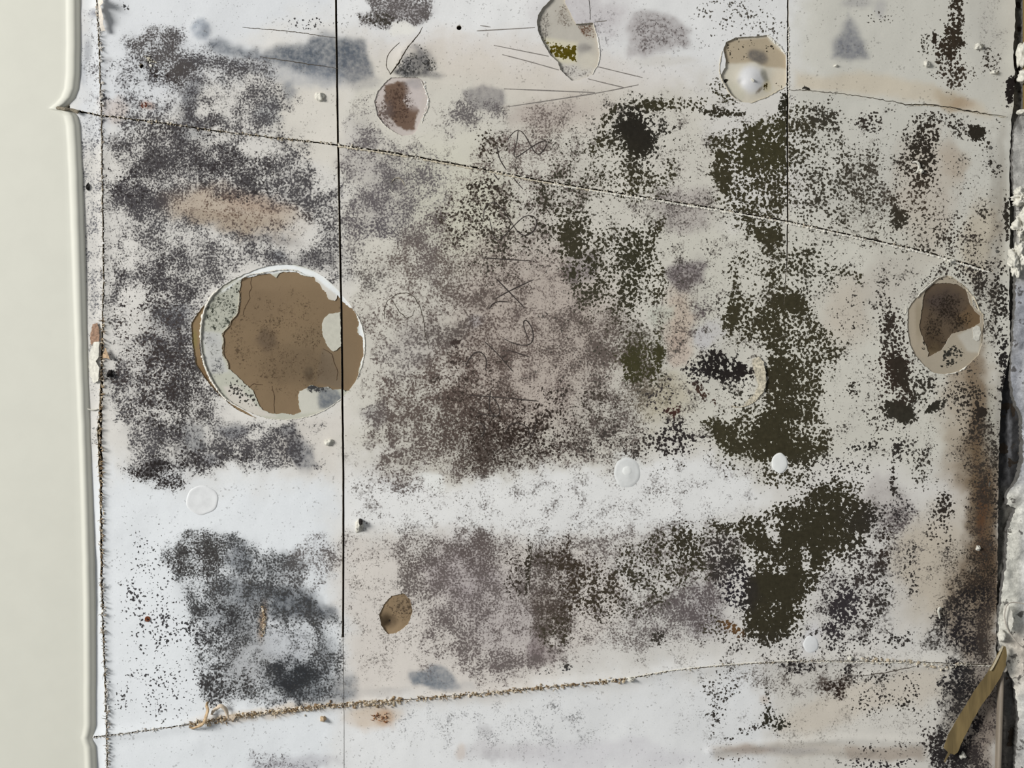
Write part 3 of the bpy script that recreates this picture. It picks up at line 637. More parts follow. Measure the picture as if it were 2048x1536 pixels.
 E('c', (38, 32, 34), .58, 1355, 890, 46, 42), E('c', (70, 42, 34), .7, 1352, 826, 16, 14), E('c', (56, 50, 52), .34, 1330, 800, 40, 40), E('c', (60, 54, 50), .34, 1250, 890, 90, 36), E('c', (70, 62, 54), .32, 1190, 820, 40, 40),
 # ---- the big olive colonies
 P('c', OL, .62, [(1420, 300), (1450, 250), (1520, 230), (1574, 235), (1574, 480), (1530, 495), (1500, 440), (1450, 420), (1420, 400), (1410, 350)], 16, 16), E('c', (60, 58, 34), .6, 1525, 290, 50, 60), E('c', OL, .55, 1440, 340, 26, 60), E('c', (40, 38, 28), .75, 1562, 210, 14, 26), E('c', OL, .5, 1545, 470, 40, 36),
 P('c', (62, 58, 46), .34, [(1578, 215), (1680, 210), (1700, 300), (1760, 330), (1790, 420), (1740, 430), (1680, 480), (1600, 440), (1578, 400)], 16, 18), E('c', OL, .42, 1600, 270, 30, 50), E('c', (56, 52, 44), .42, 1660, 240, 40, 24), E('c', (50, 44, 38), .5, 1740, 250, 30, 22), E('c', (70, 64, 56), .34, 1740, 370, 50, 60), E('f', (120, 114, 102), .35, 1730, 400, 70, 70), E('c', (64, 60, 50), .3, 1650, 380, 60, 50),
 E('c', (44, 38, 30), .62, 1845, 290, 34, 46), E('c', (46, 40, 32), .5, 1840, 340, 42, 30), E('c', (48, 42, 34), .52, 1870, 240, 50, 20, -10), E('c', (40, 36, 28), .9, 1958, 266, 22, 20, 0, .4, 6), E('c', (46, 40, 32), .6, 1985, 288, 18, 8, 20), E('c', (46, 40, 32), .45, 1920, 262, 26, 18, 30), E('c', (70, 58, 46), .32, 1830, 390, 46, 50), E('c', (50, 46, 36), .72, 1802, 436, 18, 24), E('c', (54, 50, 40), .5, 1790, 410, 8, 30), E('c', (46, 42, 36), .8, 2012, 430, 8, 46), E('c', (56, 50, 42), .4, 1965, 410, 20, 20), E('c', (46, 42, 36), .36, 1990, 330, 16, 24), E('c', (60, 52, 44), .3, 1920, 470, 60, 60), E('c', (60, 54, 44), .26, 1820, 470, 90, 40),
 P('c', (50, 42, 32), .68, [(1906, -30), (1930, -30), (1927, 60), (1930, 90), (1912, 110), (1895, 120), (1880, 100), (1890, 60)], 6, 6), E('c', (52, 42, 32), .5, 1898, 110, 30, 60), E('c', (44, 36, 28), .85, 1868, 80, 7, 17, 0, .4, 3), E('c', (52, 44, 34), .6, 1876, 120, 6, 24, -14), E('c', (64, 56, 46), .36, 1910, 150, 46, 20), E('c', (60, 56, 46), .4, 1845, 95, 12, 26), E('c', (34, 30, 28), .92, 2018, 180, 13, 34, 6, .4, 6), E('c', (54, 48, 40), .4, 1985, 120, 20, 30), E('c', (70, 66, 60), .3, 1760, 40, 30, 16), P('s', (126, 127, 131), .8, [(1699, 30), (1712, 52), (1724, 84), (1734, 118), (1700, 126), (1664, 114), (1678, 84), (1690, 56)], 9, 6), E('s', (160, 158, 156), .6, 1715, 8, 34, 14), E('s', (170, 168, 166), .6, 1760, 20, 10, 22), E('c', (80, 76, 68), .26, 1480, 40, 80, 50), E('f', (150, 146, 140), .2, 1990, 60, 30, 80), E('s', (186, 184, 176), .4, 1975, 90, 40, 100),
 P('c', OL, .62, [(1500, 570), (1560, 560), (1600, 590), (1660, 650), (1690, 690), (1660, 760), (1650, 860), (1625, 945), (1560, 950), (1500, 905), (1430, 890), (1400, 850), (1470, 830), (1520, 790), (1535, 720), (1500, 690), (1450, 660), (1460, 610)], 18, 20), P('c', (52, 48, 32), .6, [(1540, 700), (1600, 720), (1600, 900), (1560, 940), (1500, 880), (1530, 800)], 16, 14), E('c', OL, .6, 1590, 610, 36, 30), E('c', OL, .5, 1540, 640, 30, 50), E('c', OL, .4, 1550, 530, 90, 40), E('c', (56, 54, 40), .36, 1620, 540, 60, 60), E('c', OL, .5, 1470, 590, 14, 60), E('c', OL, .55, 1460, 640, 14, 26), E('c', OL, .5, 1450, 880, 40, 40), E('c', OL, .45, 1560, 900, 80, 50),
 E('x', 0, .6, 1415, 660, 24, 34), E('x', 0, .6, 1530, 590, 24, 20), E('b', (196, 194, 196), .7, 1425, 670, 30, 30),
 E('c', (30, 26, 26), .74, 1455, 735, 46, 42), E('c', (28, 22, 22), .7, 1490, 745, 22, 20, 0, .4), E('c', (34, 30, 32), .55, 1410, 745, 30, 36), E('c', (70, 50, 40), .6, 1415, 790, 30, 12, 40), E('xc', 0, .75, 1512, 770, 20, 34, 20, .4), E('xc', 0, .6, 1480, 800, 36, 14, -14, .4), E('c', (48, 46, 36), .25, 1490, 795, 40, 20),
 E('c', (50, 42, 34), .5, 1790, 700, 26, 80), E('c', (52, 40, 32), .55, 1790, 760, 40, 60), E('c', (46, 42, 34), .78, 1800, 740, 14, 36, -20), E('c', (50, 47, 38), .95, 1800, 825, 42, 22, 0, .4, 8), E('c', (46, 44, 36), .82, 1868, 812, 26, 9, -32, .4, 5), E('c', (50, 46, 38), .5, 1835, 770, 36, 40), E('c', (50, 46, 38), .6, 1705, 780, 14, 18), E('c', (46, 42, 36), .6, 1710, 652, 8, 8), E('c', OL, .6, 1720, 555, 10, 20), E('c', OL, .4, 1690, 545, 30, 10), E('c', (54, 48, 40), .4, 1745, 850, 26, 40), E('c', (50, 46, 40), .34, 1880, 780, 26, 40), E('c', (44, 38, 32), .45, 1935, 810, 34, 70), E('c', (40, 32, 26), .85, 1960, 822, 14, 16), E('c', (50, 46, 40), .4, 1980, 600, 30, 80), E('c', (46, 40, 36), .42, 1960, 540, 40, 40), E('c', (36, 34, 34), .7, 2008, 760, 9, 80), E('c', (50, 44, 38), .36, 1770, 630, 20, 60), E('c', (56, 50, 44), .3, 1900, 540, 60, 16), E('c', (48, 44, 38), .4, 1850, 560, 40, 8, -30),
 E('c', (44, 42, 38), .5, 1720, 895, 40, 10, -10), E('c', (50, 46, 42), .36, 1800, 890, 40, 40), E('c', (50, 46, 42), .3, 1650, 940, 80, 40), E('c', (56, 52, 44), .3, 1840, 930, 30, 40), E('c', (44, 40, 36), .55, 1795, 900, 8, 26, 20), E('c', OL, .5, 1470, 940, 30, 8, 35), E('c', OL, .4, 1560, 960, 60, 20), E('c', (60, 52, 46), .36, 1935, 1010, 26, 16), E('c', (46, 40, 34), .46, 1880, 1010, 20, 30), E('c', (46, 40, 34), .42, 1875, 1060, 26, 30), E('c', (46, 40, 34), .36, 1930, 1120, 26, 40), E('c', (60, 50, 42), .34, 1960, 990, 30, 20),
 # ---- white band wiped clean
 P('x', 0, .93, [(215, 985), (330, 985), (420, 968), (560, 952), (690, 958), (760, 985), (830, 1000), (900, 955), (1010, 952), (1200, 930), (1400, 922), (1470, 938), (1530, 985), (1440, 1030), (1300, 1072), (1060, 1078), (880, 1072), (690, 1062), (600, 1085), (520, 1085), (400, 1060), (300, 1075), (215, 1078)], 10, 10),
 P('f', (140, 136, 134), .11, [(700, 960), (1520, 930), (1500, 1040), (900, 1080), (700, 1070)], 20, 10), E('x', 0, .9, 860, 958, 32, 26), E('x', 0, .9, 1255, 945, 34, 40), E('x', 0, .97, 1559, 926, 17, 20, 0, .3, 3), E('b', (226, 228, 226), .95, 1559, 926, 17, 19, 0, .3, 2), E('x', 0, .95, 404, 1000, 32, 30),
 # ---- lower left colony
 P('f', (74, 74, 74), .58, [(325, 1090), (400, 1062), (480, 1075), (560, 1105), (620, 1130), (610, 1180), (650, 1225), (680, 1235), (682, 1400), (600, 1415), (450, 1408), (400, 1395), (395, 1300), (370, 1230), (345, 1150)], 12, 16), E('f', (70, 64, 58), .4, 400, 1110, 50, 40), E('f', (110, 104, 102), .45, 640, 1110, 60, 40), E('f', (110, 106, 104), .3, 610, 1140, 60, 40), E('c', (56, 54, 54), .42, 390, 1130, 60, 50), E('c', (52, 52, 54), .4, 430, 1250, 70, 60), E('c', (60, 60, 62), .32, 350, 1270, 50, 30), E('c', (54, 52, 52), .4, 450, 1370, 70, 40), E('c', (60, 60, 64), .22, 290, 1200, 60, 130), E('c', (60, 60, 64), .2, 330, 1380, 110, 60), E('c', (60, 58, 60), .45, 262, 1190, 16, 14), E('c', (60, 58, 60), .4, 330, 1240, 20, 16),
 E('s', (84, 90, 98), .7, 476, 1118, 28, 36), E('s', (70, 76, 84), .72, 520, 1200, 90, 36, 10), E('s', (62, 68, 76), .75, 600, 1215, 50, 44, 40), E('s', (64, 70, 78), .7, 652, 1225, 24, 20), E('s', (80, 86, 92), .55, 450, 1240, 70, 30, 20), E('s', (60, 66, 74), .6, 640, 1300, 24, 40), E('s', (70, 74, 80), .4, 560, 1130, 60, 30), E('s', (110, 108, 108), .5, 500, 1320, 60, 80),
 E('xf', 0, .6, 560, 1290, 40, 40), E('xs', 0, .8, 575, 1275, 36, 34, 30), E('s', (160, 162, 166), .5, 570, 1290, 40, 34, 30), E('xf', 0, .5, 505, 1330, 30, 50),
 E('s', (40, 48, 58), .9, 585, 1362, 52, 48), E('f', (34, 38, 44), .6, 585, 1358, 52, 46), E('s', (100, 106, 112), .55, 640, 1360, 60, 30), E('s', (110, 116, 122), .5, 660, 1390, 60, 16), E('x', 0, .5, 660, 1270, 26, 26), E('b', (170, 140, 106), .9, 527, 1240, 9, 40, 8),
 # ---- lower middle
 P('f', (118, 108, 104), .2, [(860, 1085), (1480, 1060), (1480, 1290), (1330, 1310), (1090, 1350), (860, 1350)], 30, 24), P('f', (116, 106, 102), .30, [(690, 1090), (880, 1080), (1060, 1075), (1160, 1080), (1400, 1040), (1480, 1060), (1480, 1160), (1420, 1260), (1330, 1290), (1180, 1290), (1090, 1350), (960, 1360), (860, 1280), (800, 1130), (690, 1130)], 20, 18), E('s', (150, 138, 144), .5, 920, 1150, 70, 70), E('s', (160, 150, 152), .45, 1000, 1230, 90, 90), E('s', (110, 92, 98), .65, 1072, 1290, 18, 44), E('s', (126, 110, 112), .5, 1090, 1310, 40, 20), E('f', (80, 66, 64), .4, 960, 1105, 50, 36), E('f', (90, 80, 76), .35, 850, 1110, 60, 36), E('f', (110, 100, 100), .3, 900, 1200, 100, 90), E('f', (96, 86, 80), .25, 830, 1160, 30, 40), E('f', (120, 110, 108), .3, 1000, 1320, 120, 30), E('f', (70, 58, 48), .45, 1110, 1160, 60, 100), E('f', (74, 62, 50), .4, 1100, 1240, 50, 50), E('c', (58, 50, 40), .45, 1110, 1110, 60, 40), E('c', (58, 48, 38), .4, 1130, 1170, 50, 70), E('c', (48, 44, 34), .5, 1056, 1130, 8, 60), E('c', (56, 48, 40), .36, 1030, 1150, 30, 50), E('c', (60, 54, 42), .42, 1110, 1260, 50, 40), E('c', (60, 50, 38), .4, 1180, 1180, 60, 60), E('s', (100, 84, 66), .4, 1085, 1230, 26, 60), E('c', (60, 60, 62), .3, 1110, 1342, 50, 6, -12), E('c', (60, 56, 52), .7, 1134, 1333, 10, 4, -20),
 P('s', (124, 130, 136), .85, [(822, 1345), (855, 1340), (866, 1325), (885, 1335), (905, 1350), (920, 1372), (880, 1378), (825, 1370)], 5, 5), E('s', (160, 160, 160), .4, 920, 1370, 40, 10), E('s', (120, 124, 128), .45, 700, 1370, 30, 24), E('s', (160, 158, 156), .35, 770, 1385, 50, 10),
 E('f', (130, 124, 118), .14, 770, 1230, 80, 130), E('f', (150, 150, 150), .14, 1000, 1450, 280, 60), E('s', (196, 192, 192), .5, 1010, 1500, 90, 20), E('s', (180, 178, 178), .5, 990, 1510, 20, 16), E('s', (184, 182, 182), .5, 970, 1465, 16, 12), E('f', (120, 116, 118), .4, 530, 1516, 50, 22), E('f', (124, 120, 124), .36, 610, 1530, 50, 10), E('s', (170, 168, 172), .5, 600, 1526, 90, 16), E('s', (200, 196, 200), .4, 1200, 1510, 200, 30),
 # ---- lower right olive sweep
 P('c', (54, 50, 36), .66, [(1425, 1055), (1520, 1015), (1640, 975), (1700, 968), (1735, 1000), (1720, 1070), (1690, 1110), (1640, 1150), (1610, 1220), (1580, 1270), (1520, 1298), (1490, 1270), (1488, 1210), (1500, 1150), (1530, 1110), (1480, 1080)], 12, 14), P('c', (52, 48, 34), .66, [(1500, 1160), (1600, 1120), (1590, 1230), (1540, 1280), (1495, 1250)], 14, 10), P('c', (54, 50, 36), .48, [(1470, 1060), (1640, 1040), (1650, 1140), (1600, 1200), (1510, 1190), (1520, 1120)], 16, 14), P('c', (52, 48, 34), .58, [(1560, 1010), (1690, 980), (1690, 1070), (1620, 1130), (1570, 1090)], 14, 10),
 P('c', (56, 52, 38), .46, [(1230, 1100), (1330, 1070), (1420, 1045), (1520, 1060), (1520, 1120), (1450, 1160), (1330, 1190), (1240, 1160)], 16, 16), E('c', (52, 48, 36), .5, 1370, 1090, 36, 40), E('c', (60, 56, 46), .34, 1250, 1190, 90, 60), E('c', (40, 36, 42), .62, 1482, 1170, 34, 50), E('c', (60, 54, 60), .4, 1440, 1130, 30, 60), E('f', (96, 86, 90), .45, 1400, 1220, 60, 50), E('c', (58, 54, 48), .6, 1322, 1278, 16, 22), E('c', (120, 84, 48), .6, 1468, 1256, 26, 12, 40), E('c', (60, 54, 40), .4, 1450, 1260, 40, 30), E('f', (120, 112, 112), .3, 1330, 1240, 60, 50), E('s', (160, 152, 156), .4, 1420, 1230, 50, 60), E('x', 0, .8, 1465, 1290, 30, 20), E('xc', 0, .6, 1560, 1140, 14, 10), E('xc', 0, .6, 1550, 1070, 20, 10, 30), E('xc', 0, .5, 1610, 1110, 10, 30),
 E('x', 0, .85, 1620, 1270, 22, 36), E('b', (216, 214, 214), .8, 1620, 1280, 24, 34), E('c', (50, 46, 50), .6, 1690, 1215, 30, 44), E('c', (50, 46, 50), .5, 1665, 1270, 22, 30), E('c', (52, 48, 44), .5, 1755, 1200, 26, 70, 14), E('c', (60, 54, 50), .45, 1720, 1130, 50, 50, -20), E('c', (54, 46, 40), .56, 1775, 1100, 26, 50), E('c', (50, 46, 44), .4, 1710, 1290, 50, 26), E('c', (46, 42, 36), .55, 1720, 1030, 40, 26), E('c', (54, 50, 50), .46, 1790, 1020, 36, 36), E('f', (110, 100, 100), .5, 1790, 1040, 40, 40), E('s', (150, 140, 136), .45, 1760, 1010, 60, 50), E('c', (48, 44, 40), .4, 1820, 1150, 16, 60), E('c', (50, 46, 44), .4, 1790, 1280, 40, 20), E('c', (46, 40, 36), .55, 1785, 960, 8, 40, 0), E('x', 0, .6, 1790, 1240, 30, 26), E('x', 0, .7, 1850, 1150, 26, 50),
 P('f', (46, 40, 38), .56, [(1850, 1260), (1890, 1200), (1930, 1150), (1975, 1140), (1990, 1330), (1880, 1310), (1845, 1290)], 16, 14), E('c', (34, 30, 30), .6, 1940, 1205, 32, 40), E('c', (38, 34, 36), .55, 1920, 1275, 50, 34), E('c', (40, 36, 34), .4, 1880, 1240, 20, 30),
 P('f', (40, 36, 38), .72, [(1895, 1325), (1950, 1328), (1955, 1360), (1935, 1410), (1910, 1450), (1890, 1490), (1965, 1480), (1985, 1540), (1850, 1545), (1870, 1450), (1885, 1390)], 12, 12), E('c', (34, 32, 34), .66, 1915, 1370, 32, 46), E('c', (36, 32, 34), .6, 1895, 1510, 46, 50), E('c', (36, 32, 34), .5, 1940, 1470, 24, 50),
 E('c', (44, 40, 40), .5, 1600, 1332, 60, 14, 6), E('c', (44, 40, 40), .55, 1690, 1340, 12, 20), E('c', (44, 34, 28), .6, 1672, 1378, 26, 22, 20), E('f', (80, 62, 50), .45, 1668, 1376, 36, 26), E('c', (46, 44, 34), .62, 1556, 1440, 30, 20, 20), E('c', (46, 44, 34), .5, 1535, 1415, 10, 36), E('c', (54, 50, 46), .4, 1430, 1432, 26, 30), E('c', (54, 50, 46), .4, 1490, 1465, 50, 10, -26), E('c', (60, 56, 50), .36, 1440, 1370, 36, 46), E('c', (46, 42, 38), .45, 1820, 1385, 26, 44), E('c', (46, 42, 38), .36, 1770, 1410, 60, 20), E('c', (50, 46, 42), .32, 1740, 1360, 40, 40), E('c', (50, 44, 42), .4, 1850, 1480, 30, 50), E('c', (60, 50, 44), .36, 1460, 1518, 40, 8), E('c', (44, 40, 42), .42, 1770, 1530, 90, 14), E('c', (60, 54, 50), .3, 1770, 1490, 80, 12), E('c', (50, 46, 44), .26, 1560, 1290, 160, 30), E('c', (50, 46, 44), .3, 1960, 1400, 20, 50),
 P('f', (110, 102, 94), .11, [(1090, 200), (2000, 260), (2000, 960), (1420, 940), (1150, 900)], 40, 30), P('f', (110, 104, 98), .10, [(1150, 1100), (2000, 960), (2000, 1530), (1400, 1530)], 40, 30),
 E('b', (160, 156, 146), .8, 2000, 860, 10, 110), E('b', (164, 158, 146), .6, 2005, 400, 10, 160), E('c', (40, 36, 32), .4, 2000, 620, 14, 120), E('c', (40, 36, 32), .35, 1988, 1010, 8, 160), E('c', (40, 34, 28), .4, 1975, 1150, 26, 50), E('f', (62, 50, 40), .45, 1960, 1000, 36, 200), E('f', (60, 50, 40), .4, 1930, 1140, 70, 60), E('f', (70, 60, 50), .35, 1965, 600, 40, 120), E('s', (120, 110, 98), .4, 1990, 480, 14, 200), E('c', (50, 44, 38), .3, 1965, 900, 34, 120),
 E('b', (122, 106, 86), .7, 1982, 1240, 22, 110), E('f', (80, 70, 64), .4, 1980, 1240, 24, 90), E('b', (140, 126, 114), .7, 1968, 1440, 40, 120), E('f', (76, 66, 64), .4, 1968, 1440, 34, 110), E('b', (118, 100, 78), .5, 1984, 1060, 14, 160),
 E('f', (98, 92, 92), .3, 1700, 1220, 90, 100, 20), E('f', (98, 90, 88), .32, 1775, 1085, 60, 100), E('c', (56, 50, 50), .3, 1690, 1200, 70, 80), E('f', (110, 102, 96), .3, 1600, 1350, 160, 40), E('c', (50, 46, 44), .3, 1735, 1060, 40, 60, 30),
 # stray specks everywhere
 P('c', (90, 86, 80), .05, [(210, -100), (2010, -100), (2010, 1700), (210, 1700)], 20, 10), P('c', (60, 56, 50), .09, [(1080, 240), (2010, 240), (2010, 960), (1400, 960), (1080, 900)], 40, 20), P('f', (120, 112, 106), .1, [(690, 180), (1580, 180), (1580, 900), (690, 1400)], 40, 20),
]
RING_M = [ P('b', (226, 229, 228), 1, z1([(380, 300), (560, 120), (860, 60), (1200, 160), (1420, 380), (1640, 600), (1640, 1000), (1540, 1000), (1520, 560), (1280, 380), (1120, 190), (860, 150), (480, 215), (300, 330)]), 3, 2),
 P('b', (200, 194, 182), .8, z1([(1130, 190), (1200, 240), (1330, 350), (1340, 420), (1240, 400), (1180, 280)]), 2, 2),
 P('b', (190, 190, 186), .9, z1([(150, 680), (320, 690), (330, 900), (380, 1020), (230, 1050), (160, 900)]), 4, 4), E('s', (160, 160, 162), .4, 422, 682, 12, 9, 30, .9), E('f', (110, 110, 110), .4, 436, 735, 16, 20), E('f', (110, 110, 104), .3, 424, 690, 16, 30),
 P('b', (200, 194, 184), .9, z1([(330, 1150), (460, 1140), (640, 1330), (800, 1420), (600, 1400), (400, 1290)]), 3, 3),
 P('c', (66, 68, 60), .3, z1([(180, 440), (300, 330), (480, 230), (470, 420), (400, 600), (310, 680), (160, 660)]), 4, 4), P('f', (110, 112, 100), .4, z1([(200, 440), (300, 330), (470, 260), (460, 420), (400, 600), (310, 660), (180, 660)]), 6, 4), P('c', (60, 58, 54), .36, z1([(340, 1060), (440, 1060), (620, 1230), (640, 1340), (520, 1320), (380, 1200)]), 4, 4),
 P('b', (196, 194, 182), 1, z1([(980, 1180), (1200, 1150), (1340, 1180), (1400, 1290), (1180, 1380), (1010, 1400)]), 4, 3), P('s', (96, 102, 110), .8, z1([(1180, 1170), (1330, 1180), (1390, 1260), (1280, 1340), (1180, 1340), (1160, 1250)]), 5, 4), P('f', (60, 60, 62), .7, z1([(1050, 1150), (1250, 1140), (1320, 1190), (1180, 1210), (1080, 1200)]), 3, 3),
 E('c', (60, 58, 56), .5, 700, 778, 16, 8), ]
BROWN_M = [E('b', (118, 104, 84), .6, 640, 720, 70, 70), E('b', (128, 110, 86), .6, 560, 690, 200, 200), E('b', (122, 104, 82), .7, 520, 600, 60, 60), E('b', (138, 119, 94), .4, 560, 560, 90, 24), E('s', (84, 72, 62), .6, 537, 685, 22, 26), P('b', (120, 106, 88), .9, z1([(1200, 820), (1290, 860), (1340, 1000), (1380, 1180), (1250, 1150), (1150, 1120), (1170, 980)]), 4, 3), E('s', (70, 62, 52), .6, 618, 750, 10, 16), E('f', (96, 80, 62), .22, 560, 690, 120, 110), E('s', (92, 78, 62), .4, 600, 740, 80, 40)]
HEART_M = [P('b', (206, 200, 176), .9, z2([(300, 640), (900, 700), (880, 1080), (560, 1060)]), 6, 3), P('c', (84, 74, 18), .75, z2([(330, 690), (500, 700), (870, 750), (860, 1040), (720, 1020), (560, 980), (440, 900)]), 3, 2), P('c', (82, 72, 18), .35, z2([(700, 740), (870, 760), (860, 1040), (720, 1000), (640, 860)]), 3, 2), P('f', (112, 84, 66), .45, z2([(900, 420), (1150, 400), (1220, 640), (1050, 640)]), 4, 3), E('s', (150, 146, 140), .7, 1168, 92, 16, 10), E('s', (128, 122, 118), .6, 1174, 94, 10, 4), E('f', (130, 124, 116), .35, 1090, 50, 14, 30), E('f', (124, 112, 100), .3, 1130, 30, 20, 20), E('b', (206, 202, 194), .8, 1150, 145, 50, 20), E('f', (130, 124, 120), .34, 1150, 145, 40, 16), E('b', (206, 200, 184), .6, 1175, 118, 20, 16)]
KNOB_M = [P('b', (172, 158, 134), .95, z3([(200, 350), (300, 230), (880, 170), (1180, 480), (1180, 690), (850, 650), (700, 560), (400, 600), (230, 590)]), 4, 3), P('c', (60, 54, 44), .32, z3([(240, 300), (400, 200), (700, 200), (620, 480), (400, 590), (240, 560)]), 4, 3), E('c', (60, 54, 44), .3, 1540, 95, 14, 10), E('s', (100, 96, 92), .85, 1514, 110, 16, 16), E('s', (96, 92, 88), .6, 1522, 120, 12, 12), E('b', (206, 196, 176), .9, 1556, 158, 16, 18), E('b', (190, 178, 140), .6, 1532, 172, 10, 12), E('c', (70, 60, 30), .6, 1531, 172, 7, 8), E('c', (50, 44, 34), .55, 1558, 169, 14, 6, 30), E('b', (210, 210, 210), .95, 1502, 158, 26, 28, 0, .4, 2), E('s', (130, 128, 116), .7, 1528, 152, 7, 14, -20), E('s', (110, 96, 76), .7, 1518, 180, 10, 3, -45), E('c', (44, 40, 32), .7, 1456, 161, 10, 4), E('b', (186, 182, 164), .6, 1470, 185, 16, 26, -30)]
RC_M = [P('b', (186, 182, 170), .8, z4([(880, 900), (1060, 790), (1170, 900), (1150, 1130), (1000, 1100)]), 4, 3), P('b', (206, 202, 190), .9, z4([(340, 410), (470, 280), (560, 220), (540, 270), (440, 330), (360, 420)]), 2, 1), P('c', (52, 50, 44), .5, z4([(700, 1080), (820, 1000), (960, 1080), (960, 1200), (840, 1290), (660, 1300)]), 4, 3), P('c', (56, 50, 42), .32, z4([(560, 160), (900, 180), (1050, 400), (960, 330), (740, 200), (580, 230)]), 3, 3), P('b', (170, 158, 138), .8, z4([(230, 560), (330, 420), (440, 340), (380, 700), (440, 1000), (480, 1200), (300, 1120)]), 4, 3), E('b', (150, 138, 116), .7, 1838, 640, 8, 40), E('c', (50, 46, 40), .6, 1848, 690, 4, 14)]
RD_M = [E('s', (74, 64, 58), .7, 1886, 610, 40, 36), E('s', (86, 76, 72), .5, 1880, 605, 20, 12), E('s', (64, 52, 38), .6, 1872, 682, 20, 24), E('b', (112, 92, 68), .9, 1945, 635, 24, 24), E('f', (50, 42, 34), .5, 1890, 640, 50, 50), E('b', (120, 104, 78), .7, 1868, 696, 12, 14)]
OVAL_M = [E('s', (66, 56, 44), .75, 781, 1243, 13, 14), E('f', (90, 76, 60), .3, 800, 1220, 30, 40), E('b', (140, 122, 98), .6, 806, 1205, 20, 20)]  # dark spot over the sunken pit: shade of the deep hole put into colour
BLIS_M = [P('b', (112, 92, 78), 1, jag(z6([(200, 760), (300, 740), (430, 740), (450, 830), (380, 940), (410, 990), (500, 960), (555, 1010), (530, 1080), (520, 1200), (440, 1230), (330, 1180), (230, 1080), (195, 940)]), 4, 2.2, 3, True), 1.5, 6), E('f', (84, 66, 56), .5, 795, 215, 30, 40), E('b', (196, 186, 182), .6, 825, 192, 18, 26), E('s', (150, 146, 146), .6, 830, 168, 22, 10), E('c', (90, 76, 66), .3, 760, 210, 14, 50), E('f', (140, 126, 120), .4, 765, 230, 20, 30)]
# ------------------------------------------------------------------ the wall
WALL_OUT = jag([(140, -260), (2030, -260), (2031, 0), (2030, 60), (2026, 110), (2030, 150), (2027, 205), (2022, 240), (2019, 320), (2020, 480), (2018, 600), (2020, 700), (2004, 780), (1999, 860), (1996, 960), (1995, 1080), (1995, 1150), (1992, 1300), (1996, 1420), (1996, 1800), (140, 1800)], 6, 1.2, 21, True)
wall = sheet('wall_back', WALL_OUT, [CIRC, SLIVER, HEART, KNOB, RCIRC, OVAL, BLIS]+PITS+[G_SEAML, G_SEAM1, G_SEAM1B, G_SEAM2, G_A1, G_A2, G_B, G_C, G_BL, G_HT],
             5, 0, (214, 211, 204), MOULDS, relief=relief_np, rim=.0032, outer_rim=True)
wall['kind'] = 'structure'
SEAMS = [G_SEAM1, G_SEAM2, G_SEAML]
def part(name, label, outline, holes, depth, base, shapes, rim=.0010, sp=4, rimcol=(214, 208, 196), rel=relief_np):
    o = sheet(name, outline, holes, sp, depth, base, shapes, parent=wall, relief=rel, rim=rim, rimcol=rimcol, warp=.6)
    o['label'] = label; return o
part('paper_ring', 'pale speckled ring of torn liner paper inside the big round tear', CIRC, [BROWN, G_SEAM1], .0011, (182, 182, 168), RING_M, sp=3)
part('bare_cardboard', 'bare brown cardboard laid open by the big round tear', jag(CIRC, 30, 0, 1, True), [G_SEAM1], .0019, (128, 108, 84), BROWN_M, sp=4)
part('bare_cardboard', 'thin brown crescent left of the big round tear', SLIVER, [], .0011, (132, 112, 84), [E('b', (114, 92, 66), .7, 405, 760, 16, 60), E('f', (80, 60, 40), .3, 420, 780, 40, 60), E('b', (128, 118, 70), .6, 388, 680, 6, 20)], sp=3)
part('peeled_patch', 'pale heart-shaped peeled patch with yellow-green mould', HEART, [G_HT], .0028, (184, 179, 168), HEART_M, sp=3)
def knob_rel(x, y):
    d2 = ((x-1503)**2+(y-160)**2)/(30.0**2)
    return relief_np(x, y)+.0048*np.exp(-d2*1.3)-.0012*np.exp(-((x-1483)**2+(y-163)**2)/30.0)
part('peeled_patch', 'tan peeled patch with a grey bulging plaster knob', KNOB, [G_SEAM2], .0022, (200, 194, 178), KNOB_M, sp=2.5, rel=knob_rel)
part('peeled_patch', 'round peeled patch by the right edge with dark brown core', RCIRC, [RDARK], .0010, (166, 156, 138), RC_M, sp=3)
part('bare_cardboard', 'dark brown damp core of the round patch by the right edge', jag(RCIRC, 30, 0, 1, True), [], .0017, (98, 84, 68), RD_M, sp=4)
def oval_rel(x, y):
    return relief_np(x, y)-.006*np.exp(-(((x-778)/13)**2+((y-1243)/14)**2))
part('bare_cardboard', 'small oval brown hole torn through the lower paper', OVAL, [], .0009, (142, 122, 96), OVAL_M, sp=3, rel=oval_rel)
part('peeled_patch', 'brown and grey peeled blister below the cut at upper left', BLIS, [], .0009, (192, 183, 176), BLIS_M, sp=3)
FL = plate('paper_remnant', z1([(1200, 600), (1225, 550), (1265, 515), (1310, 510), (1362, 500), (1366, 640), (1368, 800), (1340, 825), (1300, 848), (1262, 815), (1235, 770), (1205, 690)]), SURF(662, 664)-.0017, .0003, simple_mat('grey_white_paper', (192, 190, 176), .9, .06, 200, .2), wall, step=3)
FL['label'] = 'pale scrap of paper still stuck on the brown cardboard'
FL = plate('paper_remnant', z4([(1062, 800), (1110, 775), (1150, 790), (1168, 860), (1140, 960), (1110, 975), (1062, 950)]), SURF(1953, 668)-.0008, .0004, PLASTER, wall, step=3)
FL['label'] = 'small white flake inside the round patch by the right edge'
